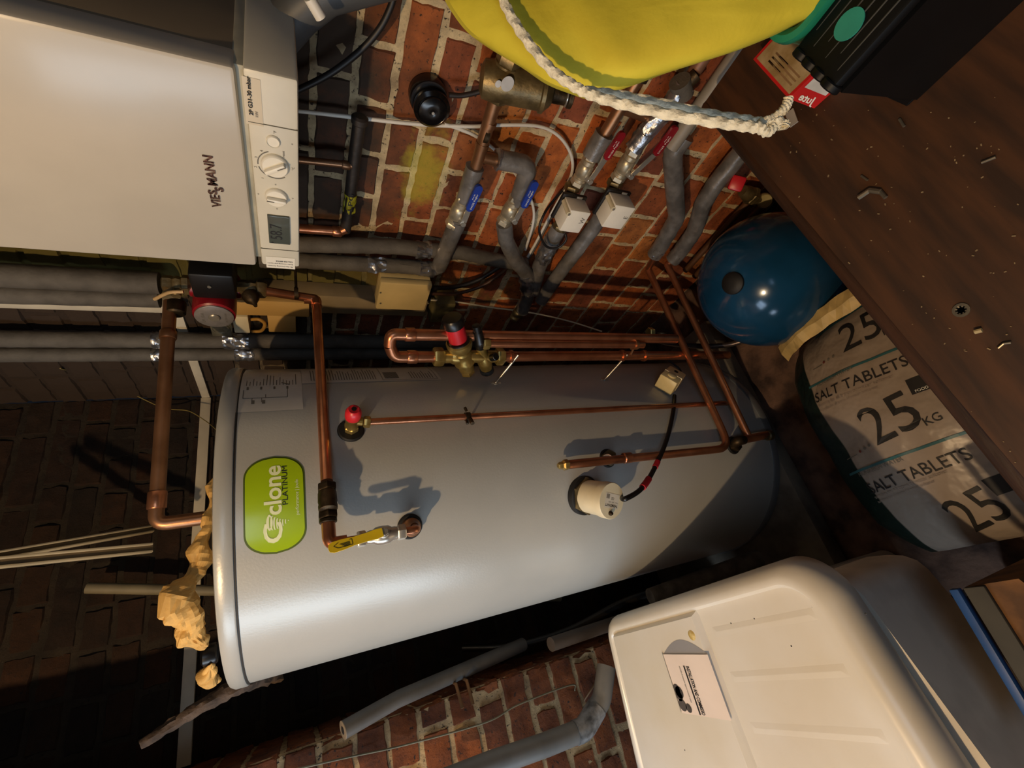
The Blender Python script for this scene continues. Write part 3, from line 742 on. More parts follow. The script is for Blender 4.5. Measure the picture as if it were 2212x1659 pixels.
cbp = [fc-dI*.012+(at(1335, 1080, 'Y', fc.y)-fc).normalized()*.040]+[at(u, v, 'Y', y) for u, v, y in ((1352, 1077, .885), (1385, 1056, .895), (1412, 1015, .91), (1440, 950, .92), (1454, 890, .935), (1457, 855, .955))]
cl_ = spline(cbp, 10)
icb = tube('heater_cable', cl_, .0062, blackp, None, 0, 14); tag(icb, 'black heater cable with red tape bands looping from the cream cap to the thermostat', 'cable')
def band(i0, i1, r): tube('red_tape', cl_[i0:i1+1], r, mat('red tape', 'B01828', .45, 0, .15, 60, bump=.4), icb, 0, 14)
band(21, 26, .0085); band(31, 33, .0075)

# --- thermostat box
sc0 = oncyl(1440, 835)
th, _ = cylc(sc0); nS = V((math.cos(th), math.sin(th), 0)); tS = V((-math.sin(th), math.cos(th), 0))
sb = root('cylinder_thermostat', 'small cream thermostat box clipped on the lower right of the cylinder', 'thermostat', sc0)
e_up = (V((0, 0, 1))*.86-tS*.5).normalized(); e_r = nS.cross(e_up)
bx = box('box', sc0+nS*.026, (.088, .058, .050), mat('aged cream plastic', 'E0CE98', .4, 0, .08, 10), sb, .004, ax=(e_up, e_r, nS))
box('strap', sc0+nS*.026, (.006, .060, .052), creamp, sb, .001, ax=(e_up, e_r, nS))
lathe('dial', [(.014, 0), (.014, .004), (.011, .006), (.001, .006)], sc0+nS*.051+e_up*.018, nS, mat('dial cream', 'CDBE90', .4), sb, 28)
lathe('mark', [(.007, 0), (.007, .0006)], sc0+nS*.0515-e_up*.022, nS, ink, sb, 8)
tube('strap_cord', spline([sc0-e_up*.04+nS*.02, at(1470, 800, 'Y', sc0.y-.01), at(1435, 772, 'X', .62)], 8), .003, blackp, sb)

# ------------------------------------------------------------------ lagged pipes and valves on the brick wall
def lag(name, label, pts, r, m=foam2, fil=.03, parent=None, grp=None, wob=.10, seg=20):
    P = resamp(fillet([V(p) for p in pts], fil, 7), .012)
    v, f = tube_vf(P, r, seg, 0, True, wob)
    if parent: return mk(name, v, f, m, parent)
    o = mk(name, v, f, m, None); tag(o, label, 'pipe', grp); return o
def wrap(name, a, b, r, parent, m=tape):
    a, b = V(a), V(b); n_ = max(3, int((b-a).length/.004)); v, f = tube_vf([a.lerp(b, i/n_) for i in range(n_+1)], r, 22, 0, True, .25)
    return mk(name, v, f, m, parent)
# vertical pair running down from under the boiler
p1 = path('X', .95, (560, 527), (650, 527), (860, 533), (935, 541), (1000, 546), (1060, 560), (1135, 572))
r1 = root('lagged_pipe', 'grey lagged pipe under the boiler that passes behind the blue-handled valves', 'pipe', p1[0])
lag('lagging', '', p1, .021, foam, .05, r1); wrap('tape_wrap', *path('X', .95, (898, 538), (930, 541)), .0225, r1)
p2 = path('X', .925, (560, 560), (650, 563), (870, 575), (948, 583), (985, 480), (988, 470))
r2 = root('lagged_pipe', 'grey lagged pipe under the boiler that turns into the first blue-handled valve', 'pipe', p2[0])
lag('lagging', '', p2, .0205, foam, .03, r2)
mid = path('X', .925, (947, 578), (990, 475))
lag('silver_lagging', '', mid, .0222, foam2, 0, r2)
wrap('tape_wrap', *path('X', .925, (793, 571), (832, 573)), .0212, r2)
wrap('tape_wrap', *path('X', .925, (905, 579), (938, 582)), .0215, r2)
# copper stub + silver lagging above the first blue valve
p3 = path('X', .925, (1020, 388), (1070, 215))
r3 = root('copper_pipe', 'wide brown copper pipe between the bronze strainer and the first blue-handled valve', 'pipe', p3[0])
tube('pipe', p3, .0142, copper_old, r3)
lag('lagging', '', path('X', .925, (1004, 432), (1026, 360)), .0215, foam2, 0, r3)
for a, b in (((1040, 318), (1043, 308)), ((1055, 272), (1059, 262))): tube('collar', path('X', .925, a, b), .0155, copper_old, r3)
clip('pipe_clip', px1(1048, 290, .925), px1(1048, 290, .99), .0142, r3)
tube('tee_branch', path('X', .925, (1043, 338), (1078, 347)), .0142, copper_old, r3)
p4 = path('X', .925, (1072, 343), (1143, 358), (1118, 438))
r4 = root('lagged_pipe', 'silver lagged elbow from the copper tee down to the second blue-handled valve', 'pipe', p4[0])
lag('lagging', '', p4, .0225, foam2, .028, r4); wrap('tape_wrap', p4[0], p4[0].lerp(p4[1], .06), .0240, r4)
p5 = path('X', .925, (1089, 482), (1093, 520), (1112, 560), (1142, 597), (1140, 640), (1128, 672))
r5 = root('lagged_pipe', 'silver lagged pipe with a taped bend below the second blue-handled valve', 'pipe', p5[-1])
lag('lagging', '', p5, .0222, foam2, .04, r5); wrap('tape_wrap', p5[3]+(p5[2]-p5[3])*.2, p5[3]+(p5[4]-p5[3])*.8, .0235, r5)
lathe('brass_end', [(.016, 0), (.019, .004), (.019, .02), (.013, .024), (.013, .03), (.017, .034), (.017, .042)], px1(1122, 672, .925), (px1(1102, 697, .925)-px1(1122, 672, .925)), brass_old, r5, 20)
# red-valve lines
p6 = path('X', .93, (1302, 296), (1392, 148))
r6 = root('copper_pipe', 'brown copper pipe coming out under the yellow sack to the upper red-handled valve', 'pipe', p6[0])
tube('pipe', p6, .0142, copper_old, r6); clip('pipe_clip', px1(1384, 166, .93), px1(1384, 166, .99), .0142, r6)
lag('lagging', '', path('X', .93, (1277, 338), (1306, 288)), .0235, foam2, 0, r6)
tube('cross_link', path('X', .945, (1345, 232), (1430, 262)), .0142, copper_old, r6)
p7 = path('X', .93, (1208, 492), (1186, 530), (1165, 575), (1150, 630))
r7 = root('lagged_pipe', 'silver lagged pipe with shiny tape below the white motor box marked W', 'pipe', p7[-1])
lag('lagging', '', p7, .0228, foam2, .04, r7); wrap('tape_wrap', p7[1]+(p7[0]-p7[1])*.3, p7[1]+(p7[2]-p7[1])*.7, .0242, r7)
p8 = path('X', .93, (1300, 462), (1284, 490), (1203, 598), (1168, 650))
r8 = root('lagged_pipe', 'long straight silver lagged pipe sloping down from the white motor box marked E', 'pipe', p8[-1])
lag('lagging', '', p8, .0222, foam2, .04, r8); 
p9 = path('X', .93, (1368, 322), (1395, 285), (1450, 225), (1478, 182))
r9 = root('lagged_pipe', 'crumpled foil-wrapped pipe above the lower red-handled valve', 'pipe', p9[0])
lag('lagging', '', p9, .021, tape, .03, r9, wob=.35); tube('tail', path('X', .93, (1473, 192), (1505, 160)), .0142, iron, r9)
tube('strap', path('X', .93, (1468, 175), (1476, 206)), .0235, foam, r9)
p10 = path('X', .945, (1460, 215), (1530, 110), (1560, 60))
o = tube('wall_pipe', p10, .0150, mat('pinkish pipe', '8E6650', .5, .3)); tag(o, 'pinkish brown bare pipe beside the grey conduit at the edge of the wooden board', 'pipe')
p11 = path('X', .90, (1450, 318), (1492, 258), (1620, 78))
o = tube('conduit', p11, .018, mat('grey plastic conduit', '8C8478', .5, 0, .06)); tag(o, 'wide grey plastic conduit running beside the far corner of the wooden board', 'conduit')
p12 = path('X', .925, (1480, 292), (1452, 330), (1458, 420), (1462, 470), (1425, 535), (1412, 552))
r12 = root('lagged_pipe', 'thick grey lagged pipe with an S bend, ending above the left low copper pipe', 'pipe', p12[-1])
lag('lagging', '', p12, .0250, foam2, .06, r12); wrap('tape_wrap', *path('X', .925, (1424, 537), (1414, 550)), .0235, r12)
tube('copper_end', path('X', .93, (1418, 548), (1400, 580)), .0112, copper, r12)
p13 = path('X', .93, (1610, 318), (1545, 398), (1518, 440), (1500, 500), (1468, 545), (1452, 562))
r13 = root('lagged_pipe', 'thick grey lagged pipe emerging below the wooden board, ending above the right low copper pipe', 'pipe', p13[-1])
lag('lagging', '', p13, .0255, foam2, .06, r13); wrap('tape_wrap', *path('X', .93, (1466, 548), (1455, 560)), .0245, r13)
tube('copper_end', path('X', .93, (1458, 556), (1441, 572)), .0112, copper, r13)
for k, (a, b) in enumerate((((1620, 432), (1480, 585)), ((1650, 440), (1500, 598)))):
    o = tube('wall_pipe', path('X', .955, a, b), .0105, mat('dusty brown pipe', '5A3A22', .6, .2), None); tag(o, ('upper' if k == 0 else 'lower')+' of the two thin dusty brown pipes low on the wall above the blue vessel', 'pipe', None)

def ball_valve(name, label, a, b, h0, h1, hm, hs_, X, group):
    """body from a to b, lever from h0 to h1 (all on the wall plane)"""
    a, b = px1(*a, X), px1(*b, X); d = (b-a); L_ = d.length; d.normalize()
    r_ = root(name, label, 'valve', (a+b)/2, group)
    mb = MB(); n_ = 24
    mb.add(nut_vf(a+d*L_*.08, d, .0205, L_*.16)); mb.add(nut_vf(b-d*L_*.08, d, .0205, L_*.16))
    mb.add(lathe_vf([(.015, L_*.14), (.0185, L_*.18), (.0185, L_*.26), (.017, L_*.27), (.017, L_*.30), (.0195, L_*.33), (.0205, L_*.45), (.0205, L_*.55), (.0195, L_*.66), (.017, L_*.70), (.017, L_*.74), (.0185, L_*.75), (.0185, L_*.83), (.015, L_*.87)], a, d, n_))
    c = a+d*L_*.62
    mb.make('valve_body', nickel, r_)
    H0, H1 = px1(*h0, X-.030), px1(*h1, X-.030); e = (H1-H0).normalized(); s_ = V((1, 0, 0)).cross(e).normalized()
    sp_ = V((X-.030, c.y, c.z)) + V((0, 0, -.012)); mb = MB()
    mb.add(rod_vf(c, sp_+V((.002, 0, 0)), .008, 16)); mb.add(nut_vf(sp_, (1, 0, 0), .0075, .008))
    mb.add(prism_vf([sp_-s_*.007, sp_+s_*.007, H0+s_*.007, H0-s_*.007], (.0028, 0, 0)))
    mb.make('spindle', steel, r_)
    Lh = (H1-H0).length; w_ = .0098; pl_ = []
    for i in range(9): t = PI*i/8+PI/2; pl_.append(H0+e*(w_+math.cos(t)*w_)+s_*math.sin(t)*w_)
    for i in range(9): t = -PI/2+PI*i/8; pl_.append(H1+e*(-w_+math.cos(t)*w_)+s_*math.sin(t)*w_)
    v, f = prism_vf([p+V((-.004, 0, 0)) for p in pl_], (.008, 0, 0))
    hb2 = mk('handle', v, f, hm, r_, True, hs_)
    tf = lambda x, y: H0+e*(w_*.6+x)+s_*(y)*(-1)+V((-.0046, 0, 0))
    ee = e; ss = V((-1, 0, 0)).cross(e)
    tf2 = lambda x, y: H0+ee*(w_*.8+x)-ss*(y-.0)*1.0+V((-.0046, 0, 0))
    tf2 = (lambda x, y: H0+ee*(w_*.8+x)+ss.cross(V((0, 0, 0)))+(V((1, 0, 0)).cross(ee)*-1)*y+V((-.0046, 0, 0)))
    return r_, hb2, tf2, Lh
BV = [('ball_valve', 'nickel ball valve with a blue lever, the upper of the two blue ones', (1004, 425), (976, 488), (1012, 455), (1037, 400), bluep, 'blue plastic lever', .925, 'blue-handled ball valves'),
      ('ball_valve', 'nickel ball valve with a blue lever, the one below the silver lagged elbow', (1118, 425), (1086, 482), (1130, 448), (1158, 391), bluep, 'blue plastic lever', .925, 'blue-handled ball valves'),
      ('ball_valve', 'nickel ball valve with a dark red lever, the upper one above the W box', (1280, 332), (1246, 398), (1308, 344), (1347, 284), darkred, 'dark red lever', .93, 'red-handled ball valves'),
      ('ball_valve', 'nickel ball valve with a dark red lever, the lower one above the E box', (1372, 322), (1332, 388), (1414, 335), (1462, 272), darkred, 'dark red lever', .93, 'red-handled ball valves')]
for b_ in BV:
    _, hh, tf, Lh = ball_valve(*b_)
    text('lever_print', 'DN25 Pegler', (lambda x, y, tf=tf: tf(x, y-.004)), whiteink, hh, w=Lh*.6, h=.0045)
    text('lever_print', 'PN 25', (lambda x, y, tf=tf: tf(x+Lh*.38, y+.003)), whiteink, hh, w=Lh*.2, h=.0028)
mb = MB(); mb.add(lathe_vf([(.019, 0), (.021, .003), (.021, .02), (.019, .023)], px1(1240, 405, .93), px1(1232, 418, .93)-px1(1240, 405, .93), 6))
E_ = mb

# white motorised valve heads
def motor(label, px4, xf, letter, tpx, a, b):
    q = [at(u, v, 'X', xf) for u, v in px4]; ys = [p.y for p in q]; zs = [p.z for p in q]
    y_0, y_1, z_0, z_1 = min(ys), max(ys), min(zs), max(zs)
    c = V((.93, (y_0+y_1)/2, (z_0+z_1)/2))
    r_ = root('motorised_valve', label, 'valve actuator', c, 'white motorised valve heads')
    d = (px1(*b, .93)-px1(*a, .93)).normalized()
    mb = MB(); mb.add(rod_vf(px1(*a, .93), px1(*b, .93), .0165, 20)); mb.add(nut_vf(px1(*a, .93), d, .021, .02)); mb.add(nut_vf(px1(*b, .93), d, .021, .02)); mb.add(rod_vf(V((.93, c.y, c.z)), V((xf+.06, c.y, c.z)), .014, 20))
    mb.make('valve_body', brass_old, r_)
    bb('motor_base', (xf+.052, y_0-.006, z_0-.005), (xf+.062, y_1+.004, z_1+.006), mat('dark base plate', '1E1B1A', .5), r_, .002)
    co = bb('cover', (xf, y_0, z_0), (xf+.052, y_1, z_1), mat('warm white cover', 'EFE8D8', .42, 0, .03), r_, .003)
    tube('screw_channel', [(xf-.0005, y_0+.012, z_1+.001), (xf+.045, y_0+.010, z_1+.001)], .0065, creamp, co, 0, 16); lathe('screw', [(.0035, 0), (.0035, .002)], V((xf-.001, y_0+.012, z_1+.001)), (-1, 0, 0), steel, co, 12)
    lathe('cable_gland', [(.007, 0), (.007, .006), (.004, .009)], (xf+.02, y_1-.014, z_0-.001), (0, 0, -1), creamp, co, 14)
    bb('lever', (xf+.040, y_0-.012, z_0+.018), (xf+.043, y_0-.006, z_0+.034), steel, co, .0005)
    t = at(*tpx, 'X', xf); text('pen_mark', letter, plane_fn(t, (0, -1, 0), (0, 0, 1)), greyink, co, h=.013)
    return r_
motor('white motorised valve head marked W in pen', [(1208, 499), (1250, 504), (1277, 462), (1240, 455)], .845, 'W', (1258, 484), (1236, 405), (1210, 490))
motor('white motorised valve head marked E in pen, right of the one marked W', [(1301, 488), (1337, 496), (1373, 452), (1336, 444)], .845, 'E', (1354, 473), (1328, 395), (1302, 462))

# bronze strainer valve under the yellow sack
r_ = root('strainer_valve', 'large dull bronze valve body with a round white tag, partly under the yellow sack', 'valve', px1(1110, 190, .92))
X_ = .92; a, b = px1(1070, 218, X_), px1(1112, 95, X_); d = (b-a).normalized()
e = (px1(1215, 205, X_-.03)-px1(1090, 180, X_)).normalized(); c0 = px1(1085, 178, X_); Le = (px1(1215, 205, X_-.03)-c0).length
mb = MB(); mb.add(rod_vf(a, b, .019, 24)); mb.add(nut_vf(a+d*.012, d, .0235, .022)); mb.add(nut_vf(a.lerp(b, .75), d, .026, .022)); mb.add(rod_vf(a.lerp(b, .62), a.lerp(b, .68), .026, 24))
mb.add(lathe_vf([(.020, -.045), (.034, -.038), (.037, -.02), (.037, Le*.62), (.041, Le*.64), (.041, Le*.70), (.036, Le*.72), (.028, Le*.80), (.020, Le*.84)], c0, e, 36))
mb.make('valve_body', brass_old, r_)
lathe('dark_knob', [(.019, 0), (.019, .030), (.023, .032), (.023, .040), (.018, .042)], c0+e*Le*.84, e, iron, r_, 28)
lathe('ring', [(.020, 0), (.0215, .001), (.0215, .003), (.020, .004)], c0+e*(Le*.84+.026), e, steel, r_, 28)
th_ = px1(1095, 181, X_-.042); dd = (CAM-th_).normalized()
lathe('paper_tag', [(.0135, 0), (.0135, .001)], px1(1096, 181, X_-.040), (-1, -.1, -.15), mat('white tag', 'D8DCE2', .5), r_, 32, 'round white paper tag')
lathe('paper_tag', [(.0065, 0), (.0065, .001)], px1(1076, 181, X_-.036), (-1, -.1, -.15), mat('white tag', 'D8DCE2', .5), r_, 24)

# black round sounder
c = px1(931, 228, .972); r_ = root('alarm_sounder', 'black round sounder on the brick wall left of the bronze valve', 'sounder', c)
rs = pxr(c, 41)
lathe('back_plate', [(rs*.93, -.04), (rs*1.0, -.036), (rs*1.0, -.012), (rs*.94, -.008)], V((.963, c.y-.010, c.z+.006)), (-1, 0, 0), mat('gloss black', '0C0B0C', .22), r_, 48)
lathe('dome', [(rs*.93, 0), (rs*.96, .004), (rs*.95, .012), (rs*.78, .018), (rs*.74, .017), (rs*.70, .021), (rs*.45, .025), (rs*.12, .026), (.001, .024)], V((c.x-.002, c.y, c.z)), (-1, 0, 0), mat('gloss black', '0C0B0C'), r_, 48)
lathe('centre_screw', [(.003, 0), (.003, .002)], V((c.x-.0265, c.y, c.z)), (-1, 0, 0), steel, r_, 12)
o = tube('sounder_cable', spline(path('X', .96, (970, 205), (1000, 206), (1035, 198), (1050, 190)), 8), .0052, mat('brown black cable', '241D1A', .5)); tag(o, 'short flat dark cable between the black sounder and the bronze valve', 'cable')

def cable(label, pts, r, m, X=.975, name='cable', seg=10, n=8):
    P = [at(p[0], p[1], 'X', p[2] if len(p) > 2 else X) for p in pts]
    o = tube(name, spline(P, n), r, m, None, 0, seg); tag(o, label, 'cable'); return o
wc = mat('white cable sheath', 'D6D2C8', .45, 0, .04)
cable('white cable running along the bricks from under the boiler, looping down past the motor boxes', [(560, 232), (650, 240), (770, 254), (900, 268), (1020, 273), (1075, 270), (1160, 272), (1205, 292), (1232, 330), (1236, 370), (1218, 412), (1186, 470), (1160, 520), (1140, 555)], .0042, wc)
cable('short white cable crossing behind the wide copper pipe and the second blue valve', [(960, 268), (985, 276), (1020, 290), (1055, 312, .985), (1090, 345, .985), (1130, 400, .985), (1150, 440, .98), (1152, 480), (1135, 540)], .0040, wc)
bc = mat('black cable sheath', '1A1615', .5, 0, .2)
cable('thick black cable swinging across the upper bricks right of the boiler', [(855, -20), (842, 20), (820, 62), (780, 108), (715, 158), (640, 196), (590, 215)], .0058, bc, .95)
cable('thin black cable looping round the lagged pipe under the W box', [(1222, 506, .90), (1222, 520, .89), (1205, 535, .89), (1180, 532, .89), (1165, 500, .89), (1172, 470, .90), (1190, 440, .93), (1215, 412, .95)], .0034, bc)
cable('black cable bundle curving from the yellow junction box up behind the lagged pipes', [(925, 622, .93), (980, 620, .95), (1030, 606, .96), (1075, 578, .97), (1100, 555, .97)], .0075, bc)
cable('second dark cable under the bundle from the yellow junction box', [(925, 634, .93), (985, 634, .95), (1040, 618, .96), (1082, 590, .97), (1108, 562, .97)], .0058, mat('brown cable', '4A2E1E', .5))
cable('thin cream cable sagging from the junction box down behind the copper loop', [(930, 648, .94), (985, 652, .96), (1060, 664, .96), (1150, 676, .95), (1230, 694, .93), (1300, 716, .88)], .0030, creamp)
cable('thin grey cables beside the lagged pipes below the blue valves', [(1205, 440, .985), (1190, 470, .985), (1150, 545, .985), (1120, 585, .985)], .0042, mat('grey cable', '6E6A66', .5))

# ------------------------------------------------------------------ under and beside the boiler
r_ = root('gas_pipe', 'dark gas pipe along the wall with a yellow tape marked LPG', 'pipe', px1(745, 495, .96))
gp = path('X', .96, (776, 268), (766, 340), (755, 440), (746, 498))
dk = mat('sooty dark pipe paint', '2A2420', .55, .1, .2, 20, bump=.3)
tube('pipe', gp, .0135, dk, r_); lathe('end_cap', [(.014, 0), (.017, .003), (.017, .014), (.012, .018)], gp[0], (0, -1, 0), dk, r_, 20)
wrap('yellow_tape', *path('X', .96, (758, 418), (753, 455)), .0140, r_, mat('yellow tape', '8A8418', .5, 0, .2, 60))
q = at(756, 455, 'X', .96-.0150); text('tape_letters', 'LPG', plane_fn(q+V((0, 0, -.004)), (0, -1, 0), (0, 0, 1), .0012), ink, r_, w=.048, h=.010)
tube('branch', path('X', .955, (600, 340), (760, 357)), .0078, copper_old, r_); tube('branch', path('X', .955, (600, 490), (735, 500), (748, 494)), .0112, copper, r_, .014)
lathe('joint', [(.012, 0), (.0135, .002), (.0135, .02), (.012, .022)], at(718, 499, 'X', .955), (0, 0, -1), copper, r_)
lathe('joint', [(.0085, 0), (.0098, .002), (.0098, .016), (.0085, .018)], at(738, 355, 'X', .955), (0, 0, -1), copper_old, r_)
# flue duct and loose white connector up on the wall
o = tube('flue_duct', path('X', .93, (600, 75), (645, 22), (700, -22), (900, -75)), .034, mat('grey duct', '4A4C4E', .5, 0, .05), None, .05); tag(o, 'grey round duct at the top right behind the boiler', 'duct')
a, b = px1(668, -5, .84), px1(693, 38, .84)
o = tube('loose_connector', [a, a.lerp(b, .7), b], .0085, mat('white plastic', 'E6E0D2'), None); tag(o, 'loose white plastic connector hanging in front of the grey duct', 'connector')

# big lagged pair left of the pump
for k, (v0, v1, xx, r0, lab) in enumerate(((594, 612, .93, .0275, 'thick grey lagged pipe left of the pump, close under the boiler edge'), (634, 645, .925, .0235, 'second thick grey lagged pipe left of the pump, beside the white trunking'))):
    P_ = path('X', xx, (-120, v0-6), (0, v0), (345, v1)); 
    lag('lagged_pipe', lab, P_, r0, foam, .0, None, None, .05, 24)
for k, (a, b_, lab) in enumerate((((-150, 730), (1080, 742), 'long grey lagged pipe running down behind the cylinder, nearer the boiler'), ((-150, 766), (1080, 771), 'long grey lagged pipe running down behind the cylinder, nearer the corner'))):
    X_ = .95; P_ = path('X', X_, a, b_); P_[1].y = P_[0].y
    r_ = root('lagged_pipe', lab, 'pipe', P_[1])
    lag('lagging', '', P_, .0235 if k == 0 else .0215, foam, 0, r_, None, .05, 24)
    vv = 735+32*k
    for (u0, u1) in ((330, 378), (482, 538) if k == 0 else (508, 550)): 
        z0, z1 = at(u0, vv, 'X', X_).z, at(u1, vv, 'X', X_).z; y_ = P_[0].y
        wrap('tape_wrap', (X_, y_, z0), (X_, y_, z1), .0245 if k == 0 else .0225, r_)
# pump
pc = at(463, 672, 'X', .83)
r_ = root('circulation_pump', 'red circulation pump with a round grey nameplate and a black terminal box', 'pump', pc)
mb = MB(); top_, bot_ = at(385, 617, 'X', .89), at(600, 629, 'X', .89)
front = at(463, 685, 'X', .795); back = V((.90, front.y-.0, front.z)); vz = V((0, 0, 1)); pcx = V((.89, (top_.y+bot_.y)/2, front.z))
mb.add(lathe_vf([(.030, 0), (.044, .01), (.046, .03), (.046, .085), (.0445, .098), (.040, .102)], back, (-1, 0, 0), 40))
mb.add(rod_vf(V((.885, front.y-.004, front.z+.055)), V((.885, front.y-.004, front.z-.055)), .026, 24))
mb.add(lathe_vf([(.03, 0), (.055, .004), (.055, .02), (.04, .03)], V((.915, front.y, front.z)), (-1, 0, 0), 40))
mb.make('pump_body', darkred, r_)
lathe('nameplate', [(.0405, 0), (.0405, .003), (.039, .004), (.001, .004)], V((.7985, front.y, front.z)), (-1, 0, 0), mat('grey nameplate', '8E8A88', .4, .4, .06, 60), r_, 48, 'round grey nameplate')
lathe('centre_screw', [(.0115, 0), (.0125, .003), (.0105, .005), (.001, .005)], V((.7945, front.y, front.z)), (-1, 0, 0), steel, r_, 28)
f = plane_fn(V((.7935, front.y+.030, front.z+.022)), (0, -1, 0), (0, 0, 1)); text('nameplate_print', 'UPS 15-60', plane_fn(V((.7945, front.y+.020, front.z+.020)), (0, -1, 0), (0, 0, 1)), greyink, r_, w=.035, h=.006)
text('nameplate_print', '130  230V 50Hz', plane_fn(V((.7945, front.y+.020, front.z-.026)), (0, -1, 0), (0, 0, 1)), greyink, r_, w=.036, h=.004)
a, b = at(418, 642, 'X', .81), at(503, 598, 'X', .81)
bb('terminal_box', (.81, min(a.y, b.y), min(a.z, b.z)), (.90, max(a.y, b.y)+.004, max(a.z, b.z)), mat('black terminal box', '121112', .45), r_, .006)
lathe('box_screw', [(.004, 0), (.004, .002)], at(452, 619, 'X', .809), (-1, 0, 0), steel, r_, 12)
# isolating valves either side
def isoval(label, zt, zb__, y, x):
    r_ = root('pump_valve', label, 'valve', (x, y, (zt+zb__)/2), 'pump isolating valves'); mb = MB(); L_ = zt-zb__
    mb.add(lathe_vf([(.018, 0), (.024, L_*.1), (.024, L_*.3), (.018, L_*.36), (.021, L_*.5), (.018, L_*.62), (.0205, L_*.7), (.0205, L_*.95), (.016, L_)], (x, y, zb__), (0, 0, 1), 6))
    mb.add(rod_vf((x, y, (zt+zb__)/2), (x-.034, y+.004, (zt+zb__)/2), .010, 14)); mb.make('valve_body', brass_old, r_); return r_
z_t = at(350, 612, 'X', .88).z; z_a = at(415, 617, 'X', .88).z; z_b = at(508, 620, 'X', .88).z; z_c = at(578, 629, 'X', .88).z; yA = at(400, 615, 'X', .88).y
iv = isoval('tarnished brass valve above the red pump', z_t, z_a, yA, .88); isoval('tarnished brass valve below the red pump', z_b, z_c, yA, .88)
isoc = at(540, 650, 'X', .84); r_ = root('air_cock', 'small pointed bronze cock just below the red pump', 'valve', isoc)
lathe('cock', [(.016, 0), (.020, .005), (.018, .02), (.012, .028), (.006, .036), (.004, .045)], at(538, 634, 'X', .86), at(552, 660, 'X', .82)-at(538, 634, 'X', .86), iron, r_, 16)
o = tube('cable_end', spline([at(334, 646, 'X', .85), at(365, 632, 'X', .84), at(396, 630, 'X', .84)], 8), .0042, mat('cream flex', 'C8A878', .5)); tag(o, 'short bent cream cable end beside the pump valve', 'cable')
lathe('pump_top_tee', [(.019, 0), (.021, .003), (.021, .03), (.017, .034)], B0+V((0, 0, -.012)), (B1-B0), iron, bp_, 24)

# trunking and boards
tr = mat('white trunking', 'CFC6B2', .5, 0, .05, 12); woodm = mat('pale timber', 'CDA868', .7, 0, .14, 4, c2='B8924F', stretch=(1, 1, .12))
pa, pb = at(0, 660, 'X', .955), at(388, 667, 'X', .955)
o = bb('trunking', (.955, pb.y-.006, pb.z), (.998, pb.y+.022, 2.4), tr, None, .002); tag(o, 'upright length of white cable trunking between the two pairs of lagged pipes', 'trunking')
z_ = 1.795
ws = tr
o = bb('trunking', (.985, 1.285, z_-.013), (.999, 1.785, z_+.013), ws, None, .001); tag(o, 'white strip running along the wall from the upright trunking to the corner', 'trunking')
o = bb('trunking', (-.14, 1.785, z_-.016), (.985, 1.799, z_+.016), ws, None, .001); tag(o, 'long white strip across the dark back wall behind the cylinder top', 'trunking')
yb0, yb1 = at(700, 648, 'X', .93).y, at(700, 685, 'X', .93).y
r_ = root('wooden_batten', 'upright pale wooden batten on the wall behind the hot pipe and the yellow junction box', 'batten', (.95, (yb0+yb1)/2, 1.0))
zb_top = at(572, 665, 'X', .93).z
bb('board', (.945, yb0, at(925, 665, 'X', .93).z), (.998, yb1, zb_top), mat('brown painted batten', '8A7A5E', .6, 0, .1, 8), r_, .002)
yc0, yc1 = at(600, 652, 'X', .925).y, at(600, 683, 'X', .925).y
o = bb('wooden_block', (.925, yc0, at(668, 666, 'X', .925).z), (.944, yc1, at(505, 666, 'X', .925).z), woodm, None, .002); tag(o, 'pale timber plate fixed between the red pump and the hot pipe', 'board')
a, b = at(577, 686, 'X', .93), at(640, 724, 'X', .93)
o = bb('blank_plate', (.94, a.y, b.z), (.985, b.y, a.z), mat('pale timber', 'C39A56'), None, .003); tag(o, 'square buff wall plate with screw holes below the timber plate', 'wall plate')
for (u, v) in ((610, 695), (612, 720), (604, 706)): 
    q = at(u, v, 'X', .9405)
a, b = at(500, 684, 'X', .93), at(541, 720, 'X', .93)
o = bb('socket_box', (.93, a.y, b.z), (.99, b.y, a.z), creamp, None, .003); tag(o, 'small cream switch box beside the pump nameplate', 'switch box')
a, b = at(449, 690, 'X', .90), at(502, 727, 'X', .90)
r_ = root('metal_switch_box', 'small grey metal box with a round embossed lid just behind the red pump', 'switch box', (.94, (a.y+b.y)/2, b.z))
bb('box', (.90, min(a.y, b.y), b.z), (.98, max(a.y, b.y), a.z), mat('dull zinc box', '8C8876', .4, .6, .15, 40), r_, .003)
lathe('round_lid', [(.022, 0), (.022, .003), (.019, .004), (.018, .0025), (.001, .0025)], V((.90, (a.y+b.y)/2, (a.z+b.z)/2)), (-1, 0, 0), mat('dull zinc box', '8C8876'), r_, 32)
o = tube('cable_loop', spline([at(541, 690, 'X', .95), at(560, 690, 'X', .94), at(572, 700, 'X', .94), at(565, 714, 'X', .95), at(545, 716, 'X', .96)], 8), .005, mat('orange buff cable', 'B88A40', .5)); tag(o, 'short buff cable loop between the cream switch box and the buff plate', 'cable')
